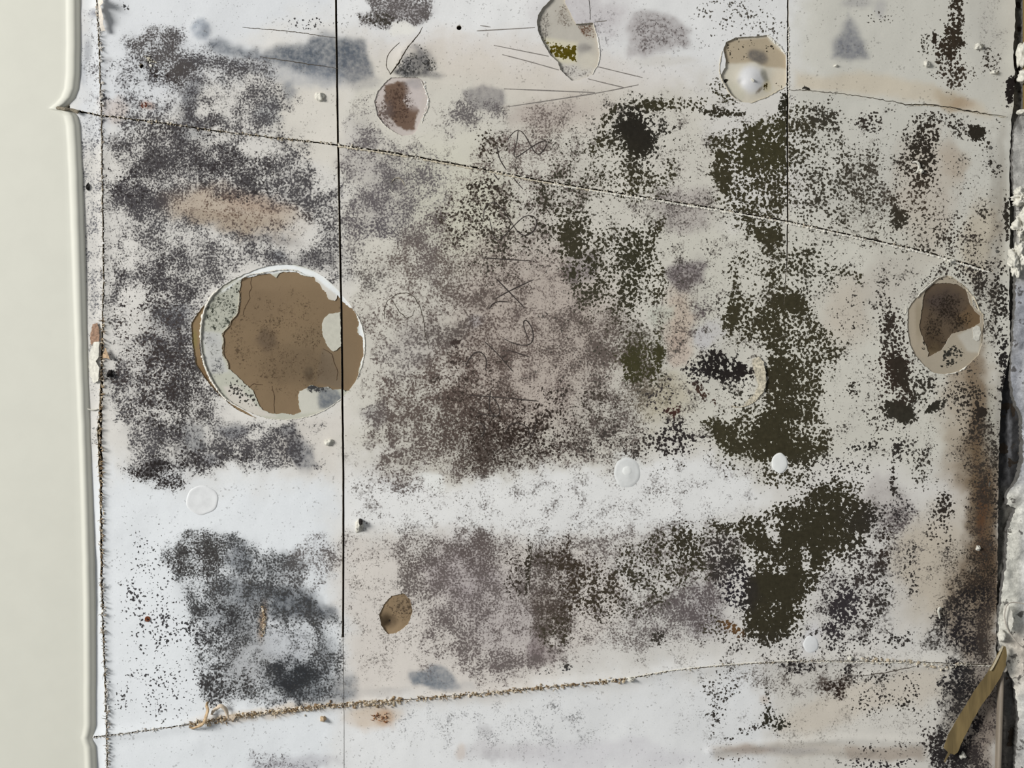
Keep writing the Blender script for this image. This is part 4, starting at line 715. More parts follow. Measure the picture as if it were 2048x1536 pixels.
# filled screw heads: low plaster domes
FILL = simple_mat('filler_white', (226, 227, 223), .85, .03, 120, .15, .0003)
FILLG = simple_mat('filler_grey', (214, 215, 212), .85, .05, 120, .2, .0003)
FILLP = simple_mat('filler_paper', (219, 220, 219), .9, .04, 120, .2, .0003)
def spot(x, y, rx, ry, prof, mat, label):
    bm = bmesh.new(); rings = []; r = random.Random(int(x)); N = 40
    wob = [1+.11*mnoise.noise(Vector((math.cos(k*.157)*1.5, math.sin(k*.157)*1.5, x))) for k in range(N)]
    for t, h in [(a, b*.5) for a, b in prof]:
        rings.append([bm.verts.new(W(x+rx*t*wob[k]*math.cos(k*2*math.pi/N), y+ry*t*wob[k]*math.sin(k*2*math.pi/N), h+SURF(x+rx*t*math.cos(k*2*math.pi/N), y+ry*t*math.sin(k*2*math.pi/N)))) for k in range(N)])
    for a, b in zip(rings, rings[1:]):
        for k in range(N): bm.faces.new((a[k], a[(k+1) % N], b[(k+1) % N], b[k])).smooth = True
    bm.faces.new(rings[-1]).smooth = True
    bmesh.ops.recalc_face_normals(bm, faces=bm.faces)
    me = bpy.data.meshes.new('filler_spot'); bm.to_mesh(me); bm.free()
    o = link('filler_spot', me, mat, wall); o['label'] = label
spot(404, 1000, 31, 30, [(1.02, -.0004), (1, .0004), (.92, .0009), (.82, .0006), (.5, .0004), (.25, .0006), (.1, .0007)], FILLP, 'round white filler spot with a thin rim on the left of the white band')
spot(1254, 945, 26, 30, [(1.05, -.0006), (1, .0002), (.8, .0005), (.55, .0005), (.42, .0010), (.2, .0014), (.08, .0015)], FILLG, 'grey filler spot with a brighter bump in the middle of the white band')
spot(1254, 942, 10, 10, [(1.05, .0006), (.9, .0013), (.5, .0018), (.2, .0019)], FILL, 'bright bump')
spot(1559, 926, 16, 19, [(1.05, -.0006), (1, .0004), (.85, .0009), (.5, .0013), (.2, .0014)], FILL, 'small white filler spot under the olive mould')
spot(1622, 1289, 15, 17, [(1.05, -.0006), (1, .0002), (.8, .0006), (.5, .0011), (.2, .0013)], FILLP, 'small white filler spot right of the lower olive mould')
backing_bm = bmesh.new()
bmesh.ops.create_cube(backing_bm, size=1)
for v in backing_bm.verts:
    v.co = Vector(((-.475 if v.co.x < 0 else .62), (.0065 if v.co.y < 0 else .02), ZC+v.co.z*1.03))
me = bpy.data.meshes.new('backing_board'); backing_bm.to_mesh(me); backing_bm.free()
link('backing_board', me, KRAFT_BACK, wall)

# pencil writing, one stroke each
zw = lambda p: zp(p, 920, 230, 4.655)
zq = lambda p: zp(p, 680, 505, 2.926)
zt = lambda p: zp(p, 680, 0, 2.926)
STROKES = [
 zw([(445, 230), (490, 165), (540, 135), (590, 165), (640, 250), (680, 330), (730, 375), (780, 330), (818, 255), (780, 235), (690, 280), (600, 345), (510, 405), (498, 350), (530, 250), (540, 150)]),
 zw([(345, 300), (365, 410), (430, 510)]), zw([(315, 550), (360, 610)]), zw([(480, 565), (585, 690)]),
 zw([(220, 970), (222, 880), (265, 815), (345, 820), (420, 910), (495, 1030), (550, 1105), (620, 1130), (690, 1080), (720, 1000), (690, 940), (610, 935), (530, 1000), (430, 1110), (345, 1180), (308, 1120), (285, 1020), (272, 960)]),
 zw([(205, 1330), (440, 1345), (665, 1360)]),
 zq([(910, 150), (975, 215), (1080, 325)]), zq([(910, 270), (1000, 220), (1130, 160)]), zq([(875, 330), (890, 300), (930, 285), (990, 290)]),
 zq([(960, 505), (1020, 535), (1090, 548), (1132, 520), (1128, 450), (1095, 395), (1072, 400), (1078, 450), (1105, 512)]), zq([(985, 570), (1110, 612)]), zq([(850, 525), (930, 600), (1010, 695)]),
 zq([(735, 665), (750, 630), (780, 590), (815, 578), (845, 600), (860, 640), (850, 690)]), zq([(760, 835), (960, 850), (1160, 870)]),
 zq([(882, 810), (870, 880), (880, 930), (910, 962), (938, 945), (930, 900), (905, 860), (880, 840)]), zq([(800, 940), (860, 950), (915, 962)]),
 zq([(968, 1060), (985, 1015), (1030, 992), (1085, 1010), (1115, 1060), (1110, 1110), (1070, 1150), (1010, 1160), (975, 1130)]), zq([(790, 1000), (830, 995), (850, 1030), (830, 1085), (800, 1060)]), zq([(1110, 1090), (1140, 1040), (1148, 980)]),
 zt([(800, 180), (960, 172), (1140, 162)]), zt([(820, 150), (880, 158)]), zt([(900, 265), (1060, 298), (1220, 330)]), zt([(950, 320), (1110, 362), (1280, 410)]),
 zt([(960, 520), (1200, 530), (1490, 542)]), zt([(980, 625), (1250, 585), (1540, 540), (1745, 497)]), zt([(1450, 462), (1560, 490), (1670, 515)]), zt([(1510, 392), (1640, 424), (1770, 455)]), zt([(1490, 130), (1560, 122)]),
]
for i, s in enumerate(STROKES):
    ribbon('pencil_stroke', s, 2.2 if i < 19 else 2.0, .00015, PENCIL if i < 19 else PENCIL_L, wall)
# fine cracks in the skin of the paper
CRACKM = simple_mat('crack_shadow_gap', (74, 66, 56), .95, .3, 500, 0)
for s in ([(520, 113), (600, 126), (676, 137)], [(485, 54), (590, 64), (672, 76)], zq([(260, 390), (258, 330), (280, 280), (330, 245), (390, 235), (440, 265), (470, 320), (490, 400), (500, 480), (522, 565)]), zq([(300, 270), (320, 300), (350, 350), (390, 385), (425, 370), (435, 340)]),
          z6([(355, 335), (300, 385), (250, 440), (220, 500), (220, 580), (255, 650)]),
          [(1718, 1352), (1770, 1345), (1830, 1332)], [(1066, 1085), (1060, 1130), (1058, 1180)], z4([(1200, 760), (1185, 900), (1170, 1000)])):
    ribbon('skin_crack', jag(s, 5, .7, 5), 1.5, .0001, CRACKM, wall)

# raised torn paper rims
RIMW = simple_mat('torn_paper_white', (224, 220, 208), .95, .10, 500, .3)
RIMT = simple_mat('torn_paper_tan', (196, 186, 164), .95, .18, 500, .3)
def torn_rim(pts, rad, mat, seed, off=0.0, up=.0004, sm=1, gapn=0.0):
    """ragged raised paper lip along a line; rad in px"""
    pts = jag(smooth_line(pts, sm), 2.2, .55, seed); n = len(pts); bm = bmesh.new(); r = random.Random(seed); rows = []
    for i, (x, y) in enumerate(pts):
        a = pts[max(0, i-2)]; b = pts[min(n-1, i+2)]; L = math.hypot(b[0]-a[0], b[1]-a[1])+1e-9; nx, ny = -(b[1]-a[1])/L, (b[0]-a[0])/L
        w = rad*(.55+.5*mnoise.noise(Vector((i*.21, seed, 0)))+.45*mnoise.noise(Vector((i*.53, seed, 7)))+r.uniform(-.15, .25))
        if gapn and mnoise.noise(Vector((i*.05, seed, 3))) < gapn-.5: w *= .25
        w = max(.15, w)*min(1, .2+i*.25, .2+(n-1-i)*.25); x += nx*off; y += ny*off; u = SURF(x, y)+up; h = w*S*.8
        rows.append([bm.verts.new(W(x+nx*w, y+ny*w, u-.0004)), bm.verts.new(W(x+nx*w*.6, y+ny*w*.6, u+h*.8)), bm.verts.new(W(x-nx*w*.3, y-ny*w*.3, u+h)), bm.verts.new(W(x-nx*w, y-ny*w, u-.0004))])
    for r0, r1 in zip(rows, rows[1:]):
        for j in range(3): bm.faces.new((r0[j], r0[j+1], r1[j+1], r1[j]))
    bmesh.ops.recalc_face_normals(bm, faces=bm.faces)
    if sum(f.normal.y for f in bm.faces) > 0: bmesh.ops.reverse_faces(bm, faces=bm.faces)
    me = bpy.data.meshes.new('torn_rim'); bm.to_mesh(me); bm.free(); return link('torn_rim', me, mat, wall)
torn_rim(SLANT_A[5:10], 2.6, RIMT, 1, 3.0, gapn=.3)
torn_rim(SLANT_A[8:], 3.2, RIMW, 2, 3.4, gapn=.22)
torn_rim(SLANT_B[8:12], 1.5, RIMW, 3, -1.8, gapn=.3); torn_rim(SLANT_B[11:], 1.5, RIMW, 4, 2.0, gapn=.4)
torn_rim(CRACK_C[4:], 1.1, RIMT, 5, 1.8, gapn=.45)
torn_rim(z1([(300, 300), (240, 350), (200, 420), (175, 470), (150, 560), (140, 650), (138, 760), (150, 880), (180, 990), (230, 1095), (320, 1235), (400, 1295), (470, 1330)]), 3.4, RIMW, 6, 0, gapn=.3)
torn_rim(z1([(470, 225), (560, 172), (660, 160), (760, 140), (860, 128), (960, 128), (1040, 168)]), 1.6, RIMW, 7, 0, .0001, gapn=.3)
torn_rim(z1([(700, 1432), (860, 1450), (1040, 1432), (1200, 1380), (1340, 1290), (1370, 1265)]), 1.1, RIMW, 8, 0)
torn_rim(z1([(1480, 480), (1540, 580), (1575, 700), (1582, 820), (1560, 950), (1510, 1090)]), 1.2, RIMW, 9, 0)
torn_rim(z1([(480, 320), (470, 430), (462, 520), (405, 570), (390, 620), (322, 690), (338, 740), (332, 820), (330, 880), (372, 930), (382, 1000)]), 1.0, RIMT, 10, 0, -.0009)
torn_rim(z4([(680, 1400), (760, 1396), (860, 1375), (940, 1330), (985, 1290)]), 1.8, RIMW, 11, 0)
torn_rim(z4([(340, 420), (400, 350), (470, 280), (560, 210), (620, 160), (720, 135)]), 1.7, RIMW, 12, 0)
torn_rim(z4([(720, 135), (820, 170), (900, 240), (960, 290), (1040, 380), (1080, 420), (1130, 560), (1200, 650)]), 2.4, RIMT, 13, 0, gapn=.3)
torn_rim(z4([(210, 520), (215, 570), (190, 640)]), .9, RIMW, 14, 0)
torn_rim(z2([(1160, 390), (1210, 540), (1250, 680), (1270, 820), (1275, 980), (1250, 1100), (1190, 1190), (1150, 1280)]), 1.2, RIMW, 15, 0, gapn=.25)
torn_rim(z3([(885, 150), (960, 215), (1010, 270), (1080, 330), (1110, 390), (1165, 460)]), 2.0, RIMW, 16, 0)
torn_rim(z3([(200, 400), (170, 520), (150, 640), (165, 780), (215, 890), (330, 1080), (480, 1185)]), 1.1, RIMT, 17, 1, gapn=.3)
torn_rim(z3([(620, 1205), (760, 1150), (900, 1095), (1060, 1000), (1160, 960)]), 1.6, RIMT, 18, 0, gapn=.3)
torn_rim(z6([(570, 720), (610, 800), (640, 880), (650, 960), (640, 1020), (600, 1090), (585, 1160)]), 1.5, RIMW, 19, 0, gapn=.3)
torn_rim(z6([(130, 1090), (200, 1185), (300, 1255), (380, 1290)]), 1.0, RIMW, 20, 0, gapn=.3)
torn_rim(zp([(1290, 860), (1325, 930), (1310, 1060), (1250, 1160), (1150, 1250), (1030, 1320), (880, 1345), (780, 1320)], 1360, 640, 7.68), 1.8, RIMT, 21, 0, gapn=.2)
torn_rim([(795-12, 366), (787, 358), (797, 354), (806, 362), (810, 372)], 1.0, RIMT, 22, 0); torn_rim([(778, 376), (785, 387), (797, 390), (806, 384)], 1.3, RIMW, 23, 0)

BRK = simple_mat('brown_crack', (84, 66, 48), .95, .3, 500, 0)
for s in (z1([(588, 190), (570, 240), (585, 285), (560, 330), (568, 380), (545, 420), (520, 470), (505, 530)]), z1([(765, 1150), (770, 1200), (785, 1240), (780, 1310), (785, 1395)]), z1([(1210, 820), (1290, 870), (1310, 950), (1340, 1020), (1330, 1100)]), z1([(680, 1140), (600, 1130), (560, 1160)])):
    ribbon('skin_crack', jag(s, 3, .7, 6), 1.5, -.0018, BRK, wall)

# torn fibres and crumbs along the cuts
TANF = [(176, 158, 130), (150, 128, 98), (200, 186, 162), (128, 106, 80), (214, 204, 188)]
GRYF = [(206, 202, 194), (186, 180, 170), (160, 150, 136), (222, 220, 214)]
def sub(path, a, b): return path[a:b]
fray('cut_fibre', sub(SEAM_L, 1, 4), 70, 2.6, 3, GRYF, wall, 1, .5, .0012, -1, 3.5)
fray('cut_fibre', sub(SEAM_L, 3, 7), 130, 1.7, 3.0, GRYF+[(140, 126, 106)], wall, 2, .4, .0006)
fray('cut_fibre', sub(SEAM_L, 6, 13), 240, 2.3, 3.8, TANF, wall, 3, .55, .0012, -.6, 4.2)
fray('cut_fibre', sub(SEAM_L, 12, 17), 220, 2.1, 3.6, GRYF+[(170, 152, 126)], wall, 4, .6, .0012, -.7, 4.2)
fray('cut_fibre', SLANT_A[:6], 170, 1.7, 2.6, [(150, 138, 116), (184, 172, 150), (206, 198, 184)], wall, 5, .3)
fray('cut_fibre', SLANT_A[5:], 420, 2.0, 2.8, [(216, 212, 200), (198, 192, 178), (176, 166, 148)], wall, 6, .12, .0004, .9)  # pale crumbs on the lower side also stand for the groove's lit wall
fray('cut_fibre', SLANT_B[2:9], 620, 2.4, 4.2, TANF, wall, 7, .3, .0010)
fray('cut_fibre', SLANT_B[2:6], 260, 2.8, 6.0, TANF, wall, 8, .35, .0014, .5)
fray('cut_fibre', SLANT_B[:3], 90, 1.7, 2.4, GRYF, wall, 9, .3)
fray('cut_fibre', SLANT_B[8:], 200, 1.5, 2.0, [(216, 212, 200), (190, 182, 166), (160, 148, 128)], wall, 10, .15)
fray('cut_fibre', [(1720, 1318), (1800, 1322), (1890, 1336), (1930, 1326)], 90, 2.6, 4.5, [(206, 196, 176), (180, 166, 142), (216, 210, 196)], wall, 11, .2)
fray('cut_fibre', z3([(890, 165), (960, 240), (1010, 280), (1080, 340), (1160, 450)]), 60, 1.8, 1.2, [(228, 226, 216)], wall, 12, .05)
fray('cut_fibre', [(1577, 55), (1577, 200)], 60, 1.6, 1.0, [(222, 218, 206)], wall, 13, .05)
fray('cut_fibre', [(524, 1212), (530, 1240), (526, 1275)], 60, 2.0, 3, TANF, wall, 14, .5)
fray('cut_fibre', [(745, 1432), (775, 1436)], 40, 2.0, 6, [(150, 104, 70), (190, 160, 128), (120, 84, 60)], wall, 15, .4)
fray('cut_fibre', [(290, 115), (310, 128)], 22, 2.2, 5, [(216, 212, 200), (190, 184, 168)], wall, 16, .2)
fray('cut_fibre', z6([(600, 700), (620, 830), (650, 920), (600, 1080), (585, 1150)]), 50, 1.5, 1.2, [(232, 230, 224)], wall, 17, .1)

# ------------------------------------------------------------------ cream painted strip at the left
def left_trim():
    pts = [(152, -300), (153, 0), (154, 90), (153, 150), (150, 178), (143, 196), (132, 208), (121, 216), (119, 219), (128, 221), (142, 224), (149, 234), (153, 252), (156, 300), (158, 350), (161, 450), (164, 560), (169, 740), (175, 900), (180, 1060), (183, 1200), (184, 1330), (184, 1450), (181, 1466), (178, 1474), (180, 1482), (184, 1492), (186, 1536), (189, 1900)]
    pp = []
    for (x0, y0), (x1, y1) in zip(pts, pts[1:]):
        k = max(1, int((y1-y0)/7))
        pp += [(x0+(x1-x0)*j/k, y0+(y1-y0)*j/k) for j in range(k)]
    pp.append(pts[-1])
    bm = bmesh.new(); rows = []
    for x, y in pp:
        wob = .6*mnoise.noise(Vector((0, y*.03, 3)))
        top = sstep(-1, 1, np.array((520-y)/420.)); lw = 9+5*float(top)
        straight = 153+(184-153)*min(1, max(0, y/1300))
        prof = [(-1200, .0030), (-600, .0030), (min(-62, straight-x-70), .0030), (min(-42, straight-x-40), .0030), (min(-30, straight-x-24), .0030), (-lw-8, .0030), (-lw-6, .0031), (-lw-3, .0035), (-lw, .0042), (-6, .0044), (-3.5, .0042), (-1.5, .0038), (0, .0033), (2, .0026), (6, .0018), (7.5, .0012), (8.5, -.0030)]
        rows.append([bm.verts.new(W(x+dx+(wob if dx > -30 else 0), y, z)) for dx, z in prof])
    for r0, r1 in zip(rows, rows[1:]):
        for j in range(len(r0)-1):
            f = bm.faces.new((r0[j], r1[j], r1[j+1], r0[j+1])); f.smooth = True
    bmesh.ops.recalc_face_normals(bm, faces=bm.faces)
    if sum(f.normal.y for f in bm.faces) > 0: bmesh.ops.reverse_faces(bm, faces=bm.faces)
    me = bpy.data.meshes.new('trim_1'); bm.to_mesh(me); bm.free()
    o = link('trim_1', me, PAINT); o['kind'] = 'structure'; return o
trim = left_trim()

# ------------------------------------------------------------------ broken masonry at the right
CONC = jag([(2046, -260), (2046, 225), (2034, 236), (2025, 262), (2021, 330), (2025, 380), (2030, 420), (2027, 600), (2021, 690), (2019, 760), (2026, 800), (2040, 830), (2042, 920), (2034, 955), (2014, 985), (2010, 1008), (2030, 1016), (2022, 1032), (2013, 1062), (2009, 1130), (2004, 1150), (1998, 1200), (1994, 1236), (1996, 1270), (1996, 1300), (2006, 1330), (2024, 1362), (2034, 1430), (2029, 1500), (2026, 1560), (2024, 1800), (2420, 1800), (2420, -260)], 4, 1.6, 31, True)
def conc_rel(x, y):
    e = np.maximum(0, 14-np.maximum(0, x-2000)*.25)/14
    return fbm(x, y, 44, 2)*.004+fbm(x, y, 12, 5)*.0022-.0025*e
wr = sheet('wall_right', CONC, [], 4.5, -.006, (176, 174, 168), [
    E('b', (168, 166, 160), .8, 2036, 300, 30, 90), P('b', (150, 152, 158), .9, [(2010, 560), (2100, 560), (2100, 980), (2010, 980)], 20, 10),
    P('b', (214, 212, 200), .9, [(1985, 990), (2100, 960), (2100, 1420), (1985, 1420)], 26, 14), P('b', (200, 200, 200), .6, [(2040, 700), (2450, 700), (2450, 1800), (2040, 1800)], 12, 4),
    E('b', (206, 190, 172), .5, 2040, 1310, 36, 60), E('b', (90, 88, 84), .6, 2030, 1000, 8, 12)],
    mat=CONCRETE, relief=conc_rel, rim=.026, rimcol=(96, 94, 90))
wr['kind'] = 'structure'
def mort_rel(x, y): return fbm(x, y, 26, 1)*.005+fbm(x, y, 9, 3)*.002-.0012*np.clip((x-2000)/10, -1, 1)
mj = sheet('mortar_joint', [(1975, -260), (2070, -260), (2070, 1800), (1975, 1800)], [], 4, .004, (92, 90, 84), [
    P('b', (44, 44, 46), .9, [(1990, 740), (2060, 740), (2060, 980), (1990, 980)], 14, 8), E('b', (120, 120, 122), .7, 2022, 880, 5, 70), E('b', (140, 138, 130), .7, 2024, 70, 14, 170), E('b', (104, 100, 94), .8, 2018, 1440, 22, 130), E('b', (60, 54, 48), .8, 2006, 1440, 5, 130), E('b', (90, 92, 90), .6, 2020, 1380, 8, 60)],  # narrow dark streak beside the edging bar is its shadow, painted in
    mat=CONCRETE, relief=mort_rel, rim=.01, rimcol=(60, 58, 54), parent=wr)
mj['label'] = 'dark crumbling joint between the papered wall and the masonry'

# ------------------------------------------------------------------ loose things
def thing(o, label, cat, group=None): return tag(o, label, cat, group)
def lump(name, x, y, rx, ry, depth, seed, mat, label, cat, group=None, up=.0, rough=.35, freq=2.2):
    o = link(name, lump_mesh(name, rx*S, depth, ry*S, seed, rough, 5 if rx > 12 else (3 if rx > 5 else 2), freq), mat)
    o.location = W(x, y, SURF(min(x, 2000), y)+up); return thing(o, label, cat, group)
for a in (
 (2042, 396, 20, 15, .012, 3, 'round white plaster lump, topmost of three on the right edge'),
 (2040, 452, 17, 26, .013, 5, 'largest white plaster lump in the middle of the right edge stack'),
 (2030, 522, 15, 26, .011, 8, 'lowest white plaster lump on the right edge, above grey stone'),
 (2038, 112, 9, 24, .009, 12, 'narrow grey plaster lump beside the brown wood strip'),
 (2040, 156, 9, 12, .008, 14, 'small pale plaster lump just below the narrow lump near wood strip'),
 (2039, 228, 10, 5, .007, 16, 'flat white plaster chip at the foot of the brown wood strip')):
    x, y, rx, ry, dp, sd, lb = a
    lump('plaster_lump', x, y, rx, ry, dp, sd, PLASTER, lb, 'plaster lump', 'plaster lumps along the right edge', .006, .55, 2.6)
for a in (
 (640, 194, 10, 9, .004, 21, 'pale plaster crumb right of the blue-grey stain near the dark seam'),
 (718, 1052, 7, 11, .005, 22, 'upright plaster crumb with dark tip on the wiped white band'),
 (658, 885, 9, 6, .0035, 23, 'pale flat plaster crumb just below the big round tear'),
 (1505, 161, 5, 5, .004, 24, 'tiny white plaster crumb on top of the grey bulging knob'),
 (1957, 93, 7, 6, .004, 25, 'white plaster crumb high up near the right edge'),
 (1988, 145, 7, 4, .004, 26, 'small white crumb just above the black mould spot at right edge'),
 (1854, 128, 6, 8, .004, 27, 'white crumb left of the dark brown vertical mould streak'),
 (1902, 522, 8, 5, .0045, 28, 'white crumb under the slanting cut above the right round patch'),
 (1956, 1096, 5, 5, .004, 29, 'tiny white crumb in the deep brown stain at right'),
 (646, 1437, 6, 6, .005, 30, 'tan paper crumb under the frayed cut at lower left'),
 (1262, 1358, 6, 4, .004, 31, 'white crumb at the bend of the lower cut'),
 (1671, 132, 4, 3, .003, 32, 'tiny white crumb below the grey triangular stain'),
 (1700, 1316, 6, 4, .004, 33, 'white crumb on the lower cut right of the olive mould'),
 (1925, 1512, 7, 7, .003, 34, 'grey-white crumb beside the tip of the tan strip')):
    x, y, rx, ry, dp, sd, lb = a
    lump('plaster_crumb', x, y, rx, ry, dp, sd, PLASTER if sd != 30 else simple_mat('tan_paper', (178, 156, 126), .9, .2), lb, 'crumb', 'crumbs clinging to the wall', -.0003, .5, 2.6)
lump('dirt_crumb', 221, 748, 6, 7, .005, 41, simple_mat('black_dirt', (34, 30, 28), .95, .3), 'black dirt crumb beside the left cut, right of white flake', 'dirt', None, 0, .5)
lump('dirt_crumb', 722, 1044, 4, 7, .006, 42, simple_mat('dark_dirt', (40, 36, 34), .95, .3), 'dark dirt bit on top of the upright plaster crumb', 'dirt', None, .002, .4)
lump('dirt_crumb', 176, 374, 4, 8, .003, 43, simple_mat('dark_dirt_bit', (40, 38, 36), .95, .3), 'dark sliver of dirt on the narrow strip left of the cut', 'dirt', None, 0, .4)
# rusty nail
nail = bpy.data.objects.new('nail', None); COL.objects.link(nail); nail.location = W(295, 1238, SURF(295, 1238))
thing(nail, 'small rusty nail head in the white wall at lower left', 'nail')
def disc(name, r, h, mat, parent, off=(0, 0, 0), dish=0.0):
    bm = bmesh.new(); rings = []
    for rr, hh in ((1, 0), (1, .6), (.85, 1), (.45, 1-dish)):
        rings.append([bm.verts.new((r*rr*math.cos(k*math.pi/7), -h*hh, r*rr*math.sin(k*math.pi/7))) for k in range(14)])
    for a, b in zip(rings, rings[1:]):
        for k in range(14): bm.faces.new((a[k], a[(k+1) % 14], b[(k+1) % 14], b[k])).smooth = True
    bm.faces.new(rings[-1]); bmesh.ops.recalc_face_normals(bm, faces=bm.faces)
    me = bpy.data.meshes.new(name); bm.to_mesh(me); bm.free()
    o = link(name, me, mat, parent); o.location = off; return o
disc('nail_head', 5.5*S, .0014, RUST, nail, (0, 0, 0), .6)
disc('nail_core', 2.0*S, .0011, simple_mat('dark_rust', (40, 26, 20), .8, .3), nail, (.0002, -.0002, -.0003))
# curled white ring flake in the dark speckled mould
bm = bmesh.new()
c0 = W(1829, 335, SURF(1829, 335)+.001)
tube(bm, [c0+Vector((math.cos(a)*9*S, -.0014*math.sin(i*.5), math.sin(a)*11*S)) for i, a in enumerate([math.radians(t) for t in range(120, -110, -18)])], lambda s: .0013*(.5+.6*math.sin(3.14*s)), 6)
me = bpy.data.meshes.new('paper_curl'); bm.to_mesh(me); bm.free()
thing(link('paper_curl', me, PLASTER), 'white ring-shaped curl in dark speckled mould at upper right', 'paper curl')
lump('plaster_crumb', 1843, 342, 5, 5, .0035, 36, PLASTER, 'white crumb touching the ring-shaped curl at upper right', 'crumb', 'crumbs clinging to the wall', -.0003, .4)
# crescent crumbs of the crater
thing(plate('paper_flake', zp([(1110, 610), (1200, 560), (1280, 640), (1310, 800), (1320, 950), (1280, 1110), (1160, 1230), (1040, 1310), (990, 1290), (1150, 1120), (1200, 1000), (1160, 860), (1130, 760)], 1360, 640, 7.68), SURF(1520, 750)+.0006, .0004, simple_mat('speckled_flake', (186, 178, 158), .9, .45, 420, .4), None, lambda x, y: .0018*max(0, (x-1505)/26), 3, 3), 'curved speckled flake curling round the black mould crater', 'paper flake')
# white flake at the left cut and its brown liner
k2 = lambda p: zp(p, 100, 560, 3.84)
fl = thing(plate('paper_flake', k2([(345, 480), (390, 474), (388, 540), (383, 590), (362, 622), (390, 672), (386, 740), (380, 778), (342, 788), (318, 750), (300, 670), (308, 600), (322, 530)]), SURF(192, 725)+.0008, .0005, PLASTER, None, lambda x, y: .0030*max(0, (x-180)/20), 3, 4), 'white torn paper flake standing out at the left cut', 'paper flake')
lin_ = plate('torn_liner', k2([(330, 340), (372, 328), (386, 400), (384, 470), (350, 478), (318, 505), (312, 430)]), SURF(190, 665)+.0007, .0003, simple_mat('brown_liner', (150, 122, 102), .95, .35, 420, .5), fl, lambda x, y: .0014*max(0, (x-180)/18), 3, 5)
lin_['label'] = 'brown paper liner'
thing(plate('paper_flake', k2([(400, 600), (435, 520), (475, 612), (440, 600)]), SURF(212, 710)+.0006, .0003, simple_mat('tan_flake', (170, 146, 118), .9, .25, 300), None, lambda x, y: .004*max(0, (x-204)/18), 2.5, 6), 'small tan pointed flake right of the left cut', 'paper flake')
# paper flap that hangs off the top of the left cut
thing(plate('paper_flake', zp([(375, -60), (400, 0), (425, 20), (440, 45), (405, 60), (430, 150), (420, 200), (440, 245), (405, 250), (392, 190), (385, 90)], 100, 0, 3.84), SURF(203, 30)+.0008, .0004, simple_mat('cream_flake', (206, 198, 186), .9, .12, 300), None, lambda x, y: .011*max(0, (x-196)/18)*max(0, (75-y)/75), 3, 7), 'curled cream paper flap at the top of the left cut', 'paper flake')
# curled paper loops on the lower cut
k7 = lambda p: zp(p, 380, 1360, 6.827)
def curl(name, pts, w, h, mat, seed):
    bm = bmesh.new(); pts = smooth_line(pts, 2); rows = []; n = len(pts)
    for i, (x, y) in enumerate(pts):
        a = pts[max(0, i-1)]; b = pts[min(n-1, i+1)]; L = math.hypot(b[0]-a[0], b[1]-a[1]); nx, ny = -(b[1]-a[1])/L, (b[0]-a[0])/L
        s = i/(n-1); u = SURF(x, y)+h*math.sin(math.pi*s)+.0006; ww = w*(.6+.5*math.sin(math.pi*s)+.3*mnoise.noise(Vector((i*.6, seed, 0))))
        tilt = .0012*math.sin(6*s+seed)
        ps = [(x+nx*ww, y+ny*ww, u-tilt), (x, y, u+.0004), (x-nx*ww, y-ny*ww, u+tilt)]
        rows.append([bm.verts.new(W(*p)) for p in ps]+[bm.verts.new(W(p[0], p[1], p[2]-.0004)) for p in ps[::-1]])
    for r0, r1 in zip(rows, rows[1:]):
        for j in range(6): bm.faces.new((r0[j], r0[(j+1) % 6], r1[(j+1) % 6], r1[j])).smooth = True
    bm.faces.new(rows[0]); bm.faces.new(rows[-1][::-1]); bmesh.ops.recalc_face_normals(bm, faces=bm.faces)
    me = bpy.data.meshes.new(name); bm.to_mesh(me); bm.free(); return link(name, me, mat)
CREAMP = simple_mat('cream_paper', (208, 192, 170), .9, .15, 300)
thing(curl('paper_curl', k7([(300, 470), (340, 390), (400, 360), (430, 320), (500, 370), (520, 440), (530, 520)]), 3.2, .006, CREAMP, 1), 'arched cream paper curl over the lower left cut', 'paper curl')
thing(curl('paper_curl', k7([(20, 660), (120, 620), (220, 560), (250, 450), (270, 380), (240, 330), (250, 290)]), 3.0, .007, simple_mat('tan_curl', (176, 152, 120), .9, .3, 300), 2), 'twisted tan paper curl left of the arched curl on lower cut', 'paper curl')
thing(plate('paper_flake', k7([(540, 470), (630, 445), (635, 490), (600, 545), (540, 540)]), SURF(466, 1432)+.001, .0004, CREAMP, None, lambda x, y: .002*max(0, (1440-y)/14), 2.5, 8), 'small cream flake right of the arched curl on lower cut', 'paper flake')
# tan strip hanging at the lower right
k4 = lambda p: zp(p, 1848, 1136, 3.84)
strip = thing(plate('tape_strip', k4([(572, 578), (590, 585), (600, 630), (592, 730), (548, 830), (475, 950), (405, 1050), (345, 1165), (285, 1290), (240, 1400), (215, 1420), (185, 1410), (150, 1480), (140, 1478), (170, 1405), (140, 1372), (172, 1275), (232, 1160), (320, 1010), (378, 905), (432, 830), (490, 738), (540, 630)]), .004, .0006, TAPE, None, lambda x, y: .008*max(0, (1536-y)/250)+.0022*math.sin((x+y*.5)*.05), 6, 9, .5), 'long tan paper tape strip peeling off at the lower right corner', 'tape strip')
fold = plate('folded_edge', k4([(566, 580), (576, 582), (552, 640), (500, 745), (478, 770), (470, 765), (495, 725), (540, 632)]), .0128, .0006, simple_mat('pale_tape_edge', (196, 184, 156), .8, .1, 300), strip, None, 4, 10, .3)
fold['label'] = 'pale curled edge'
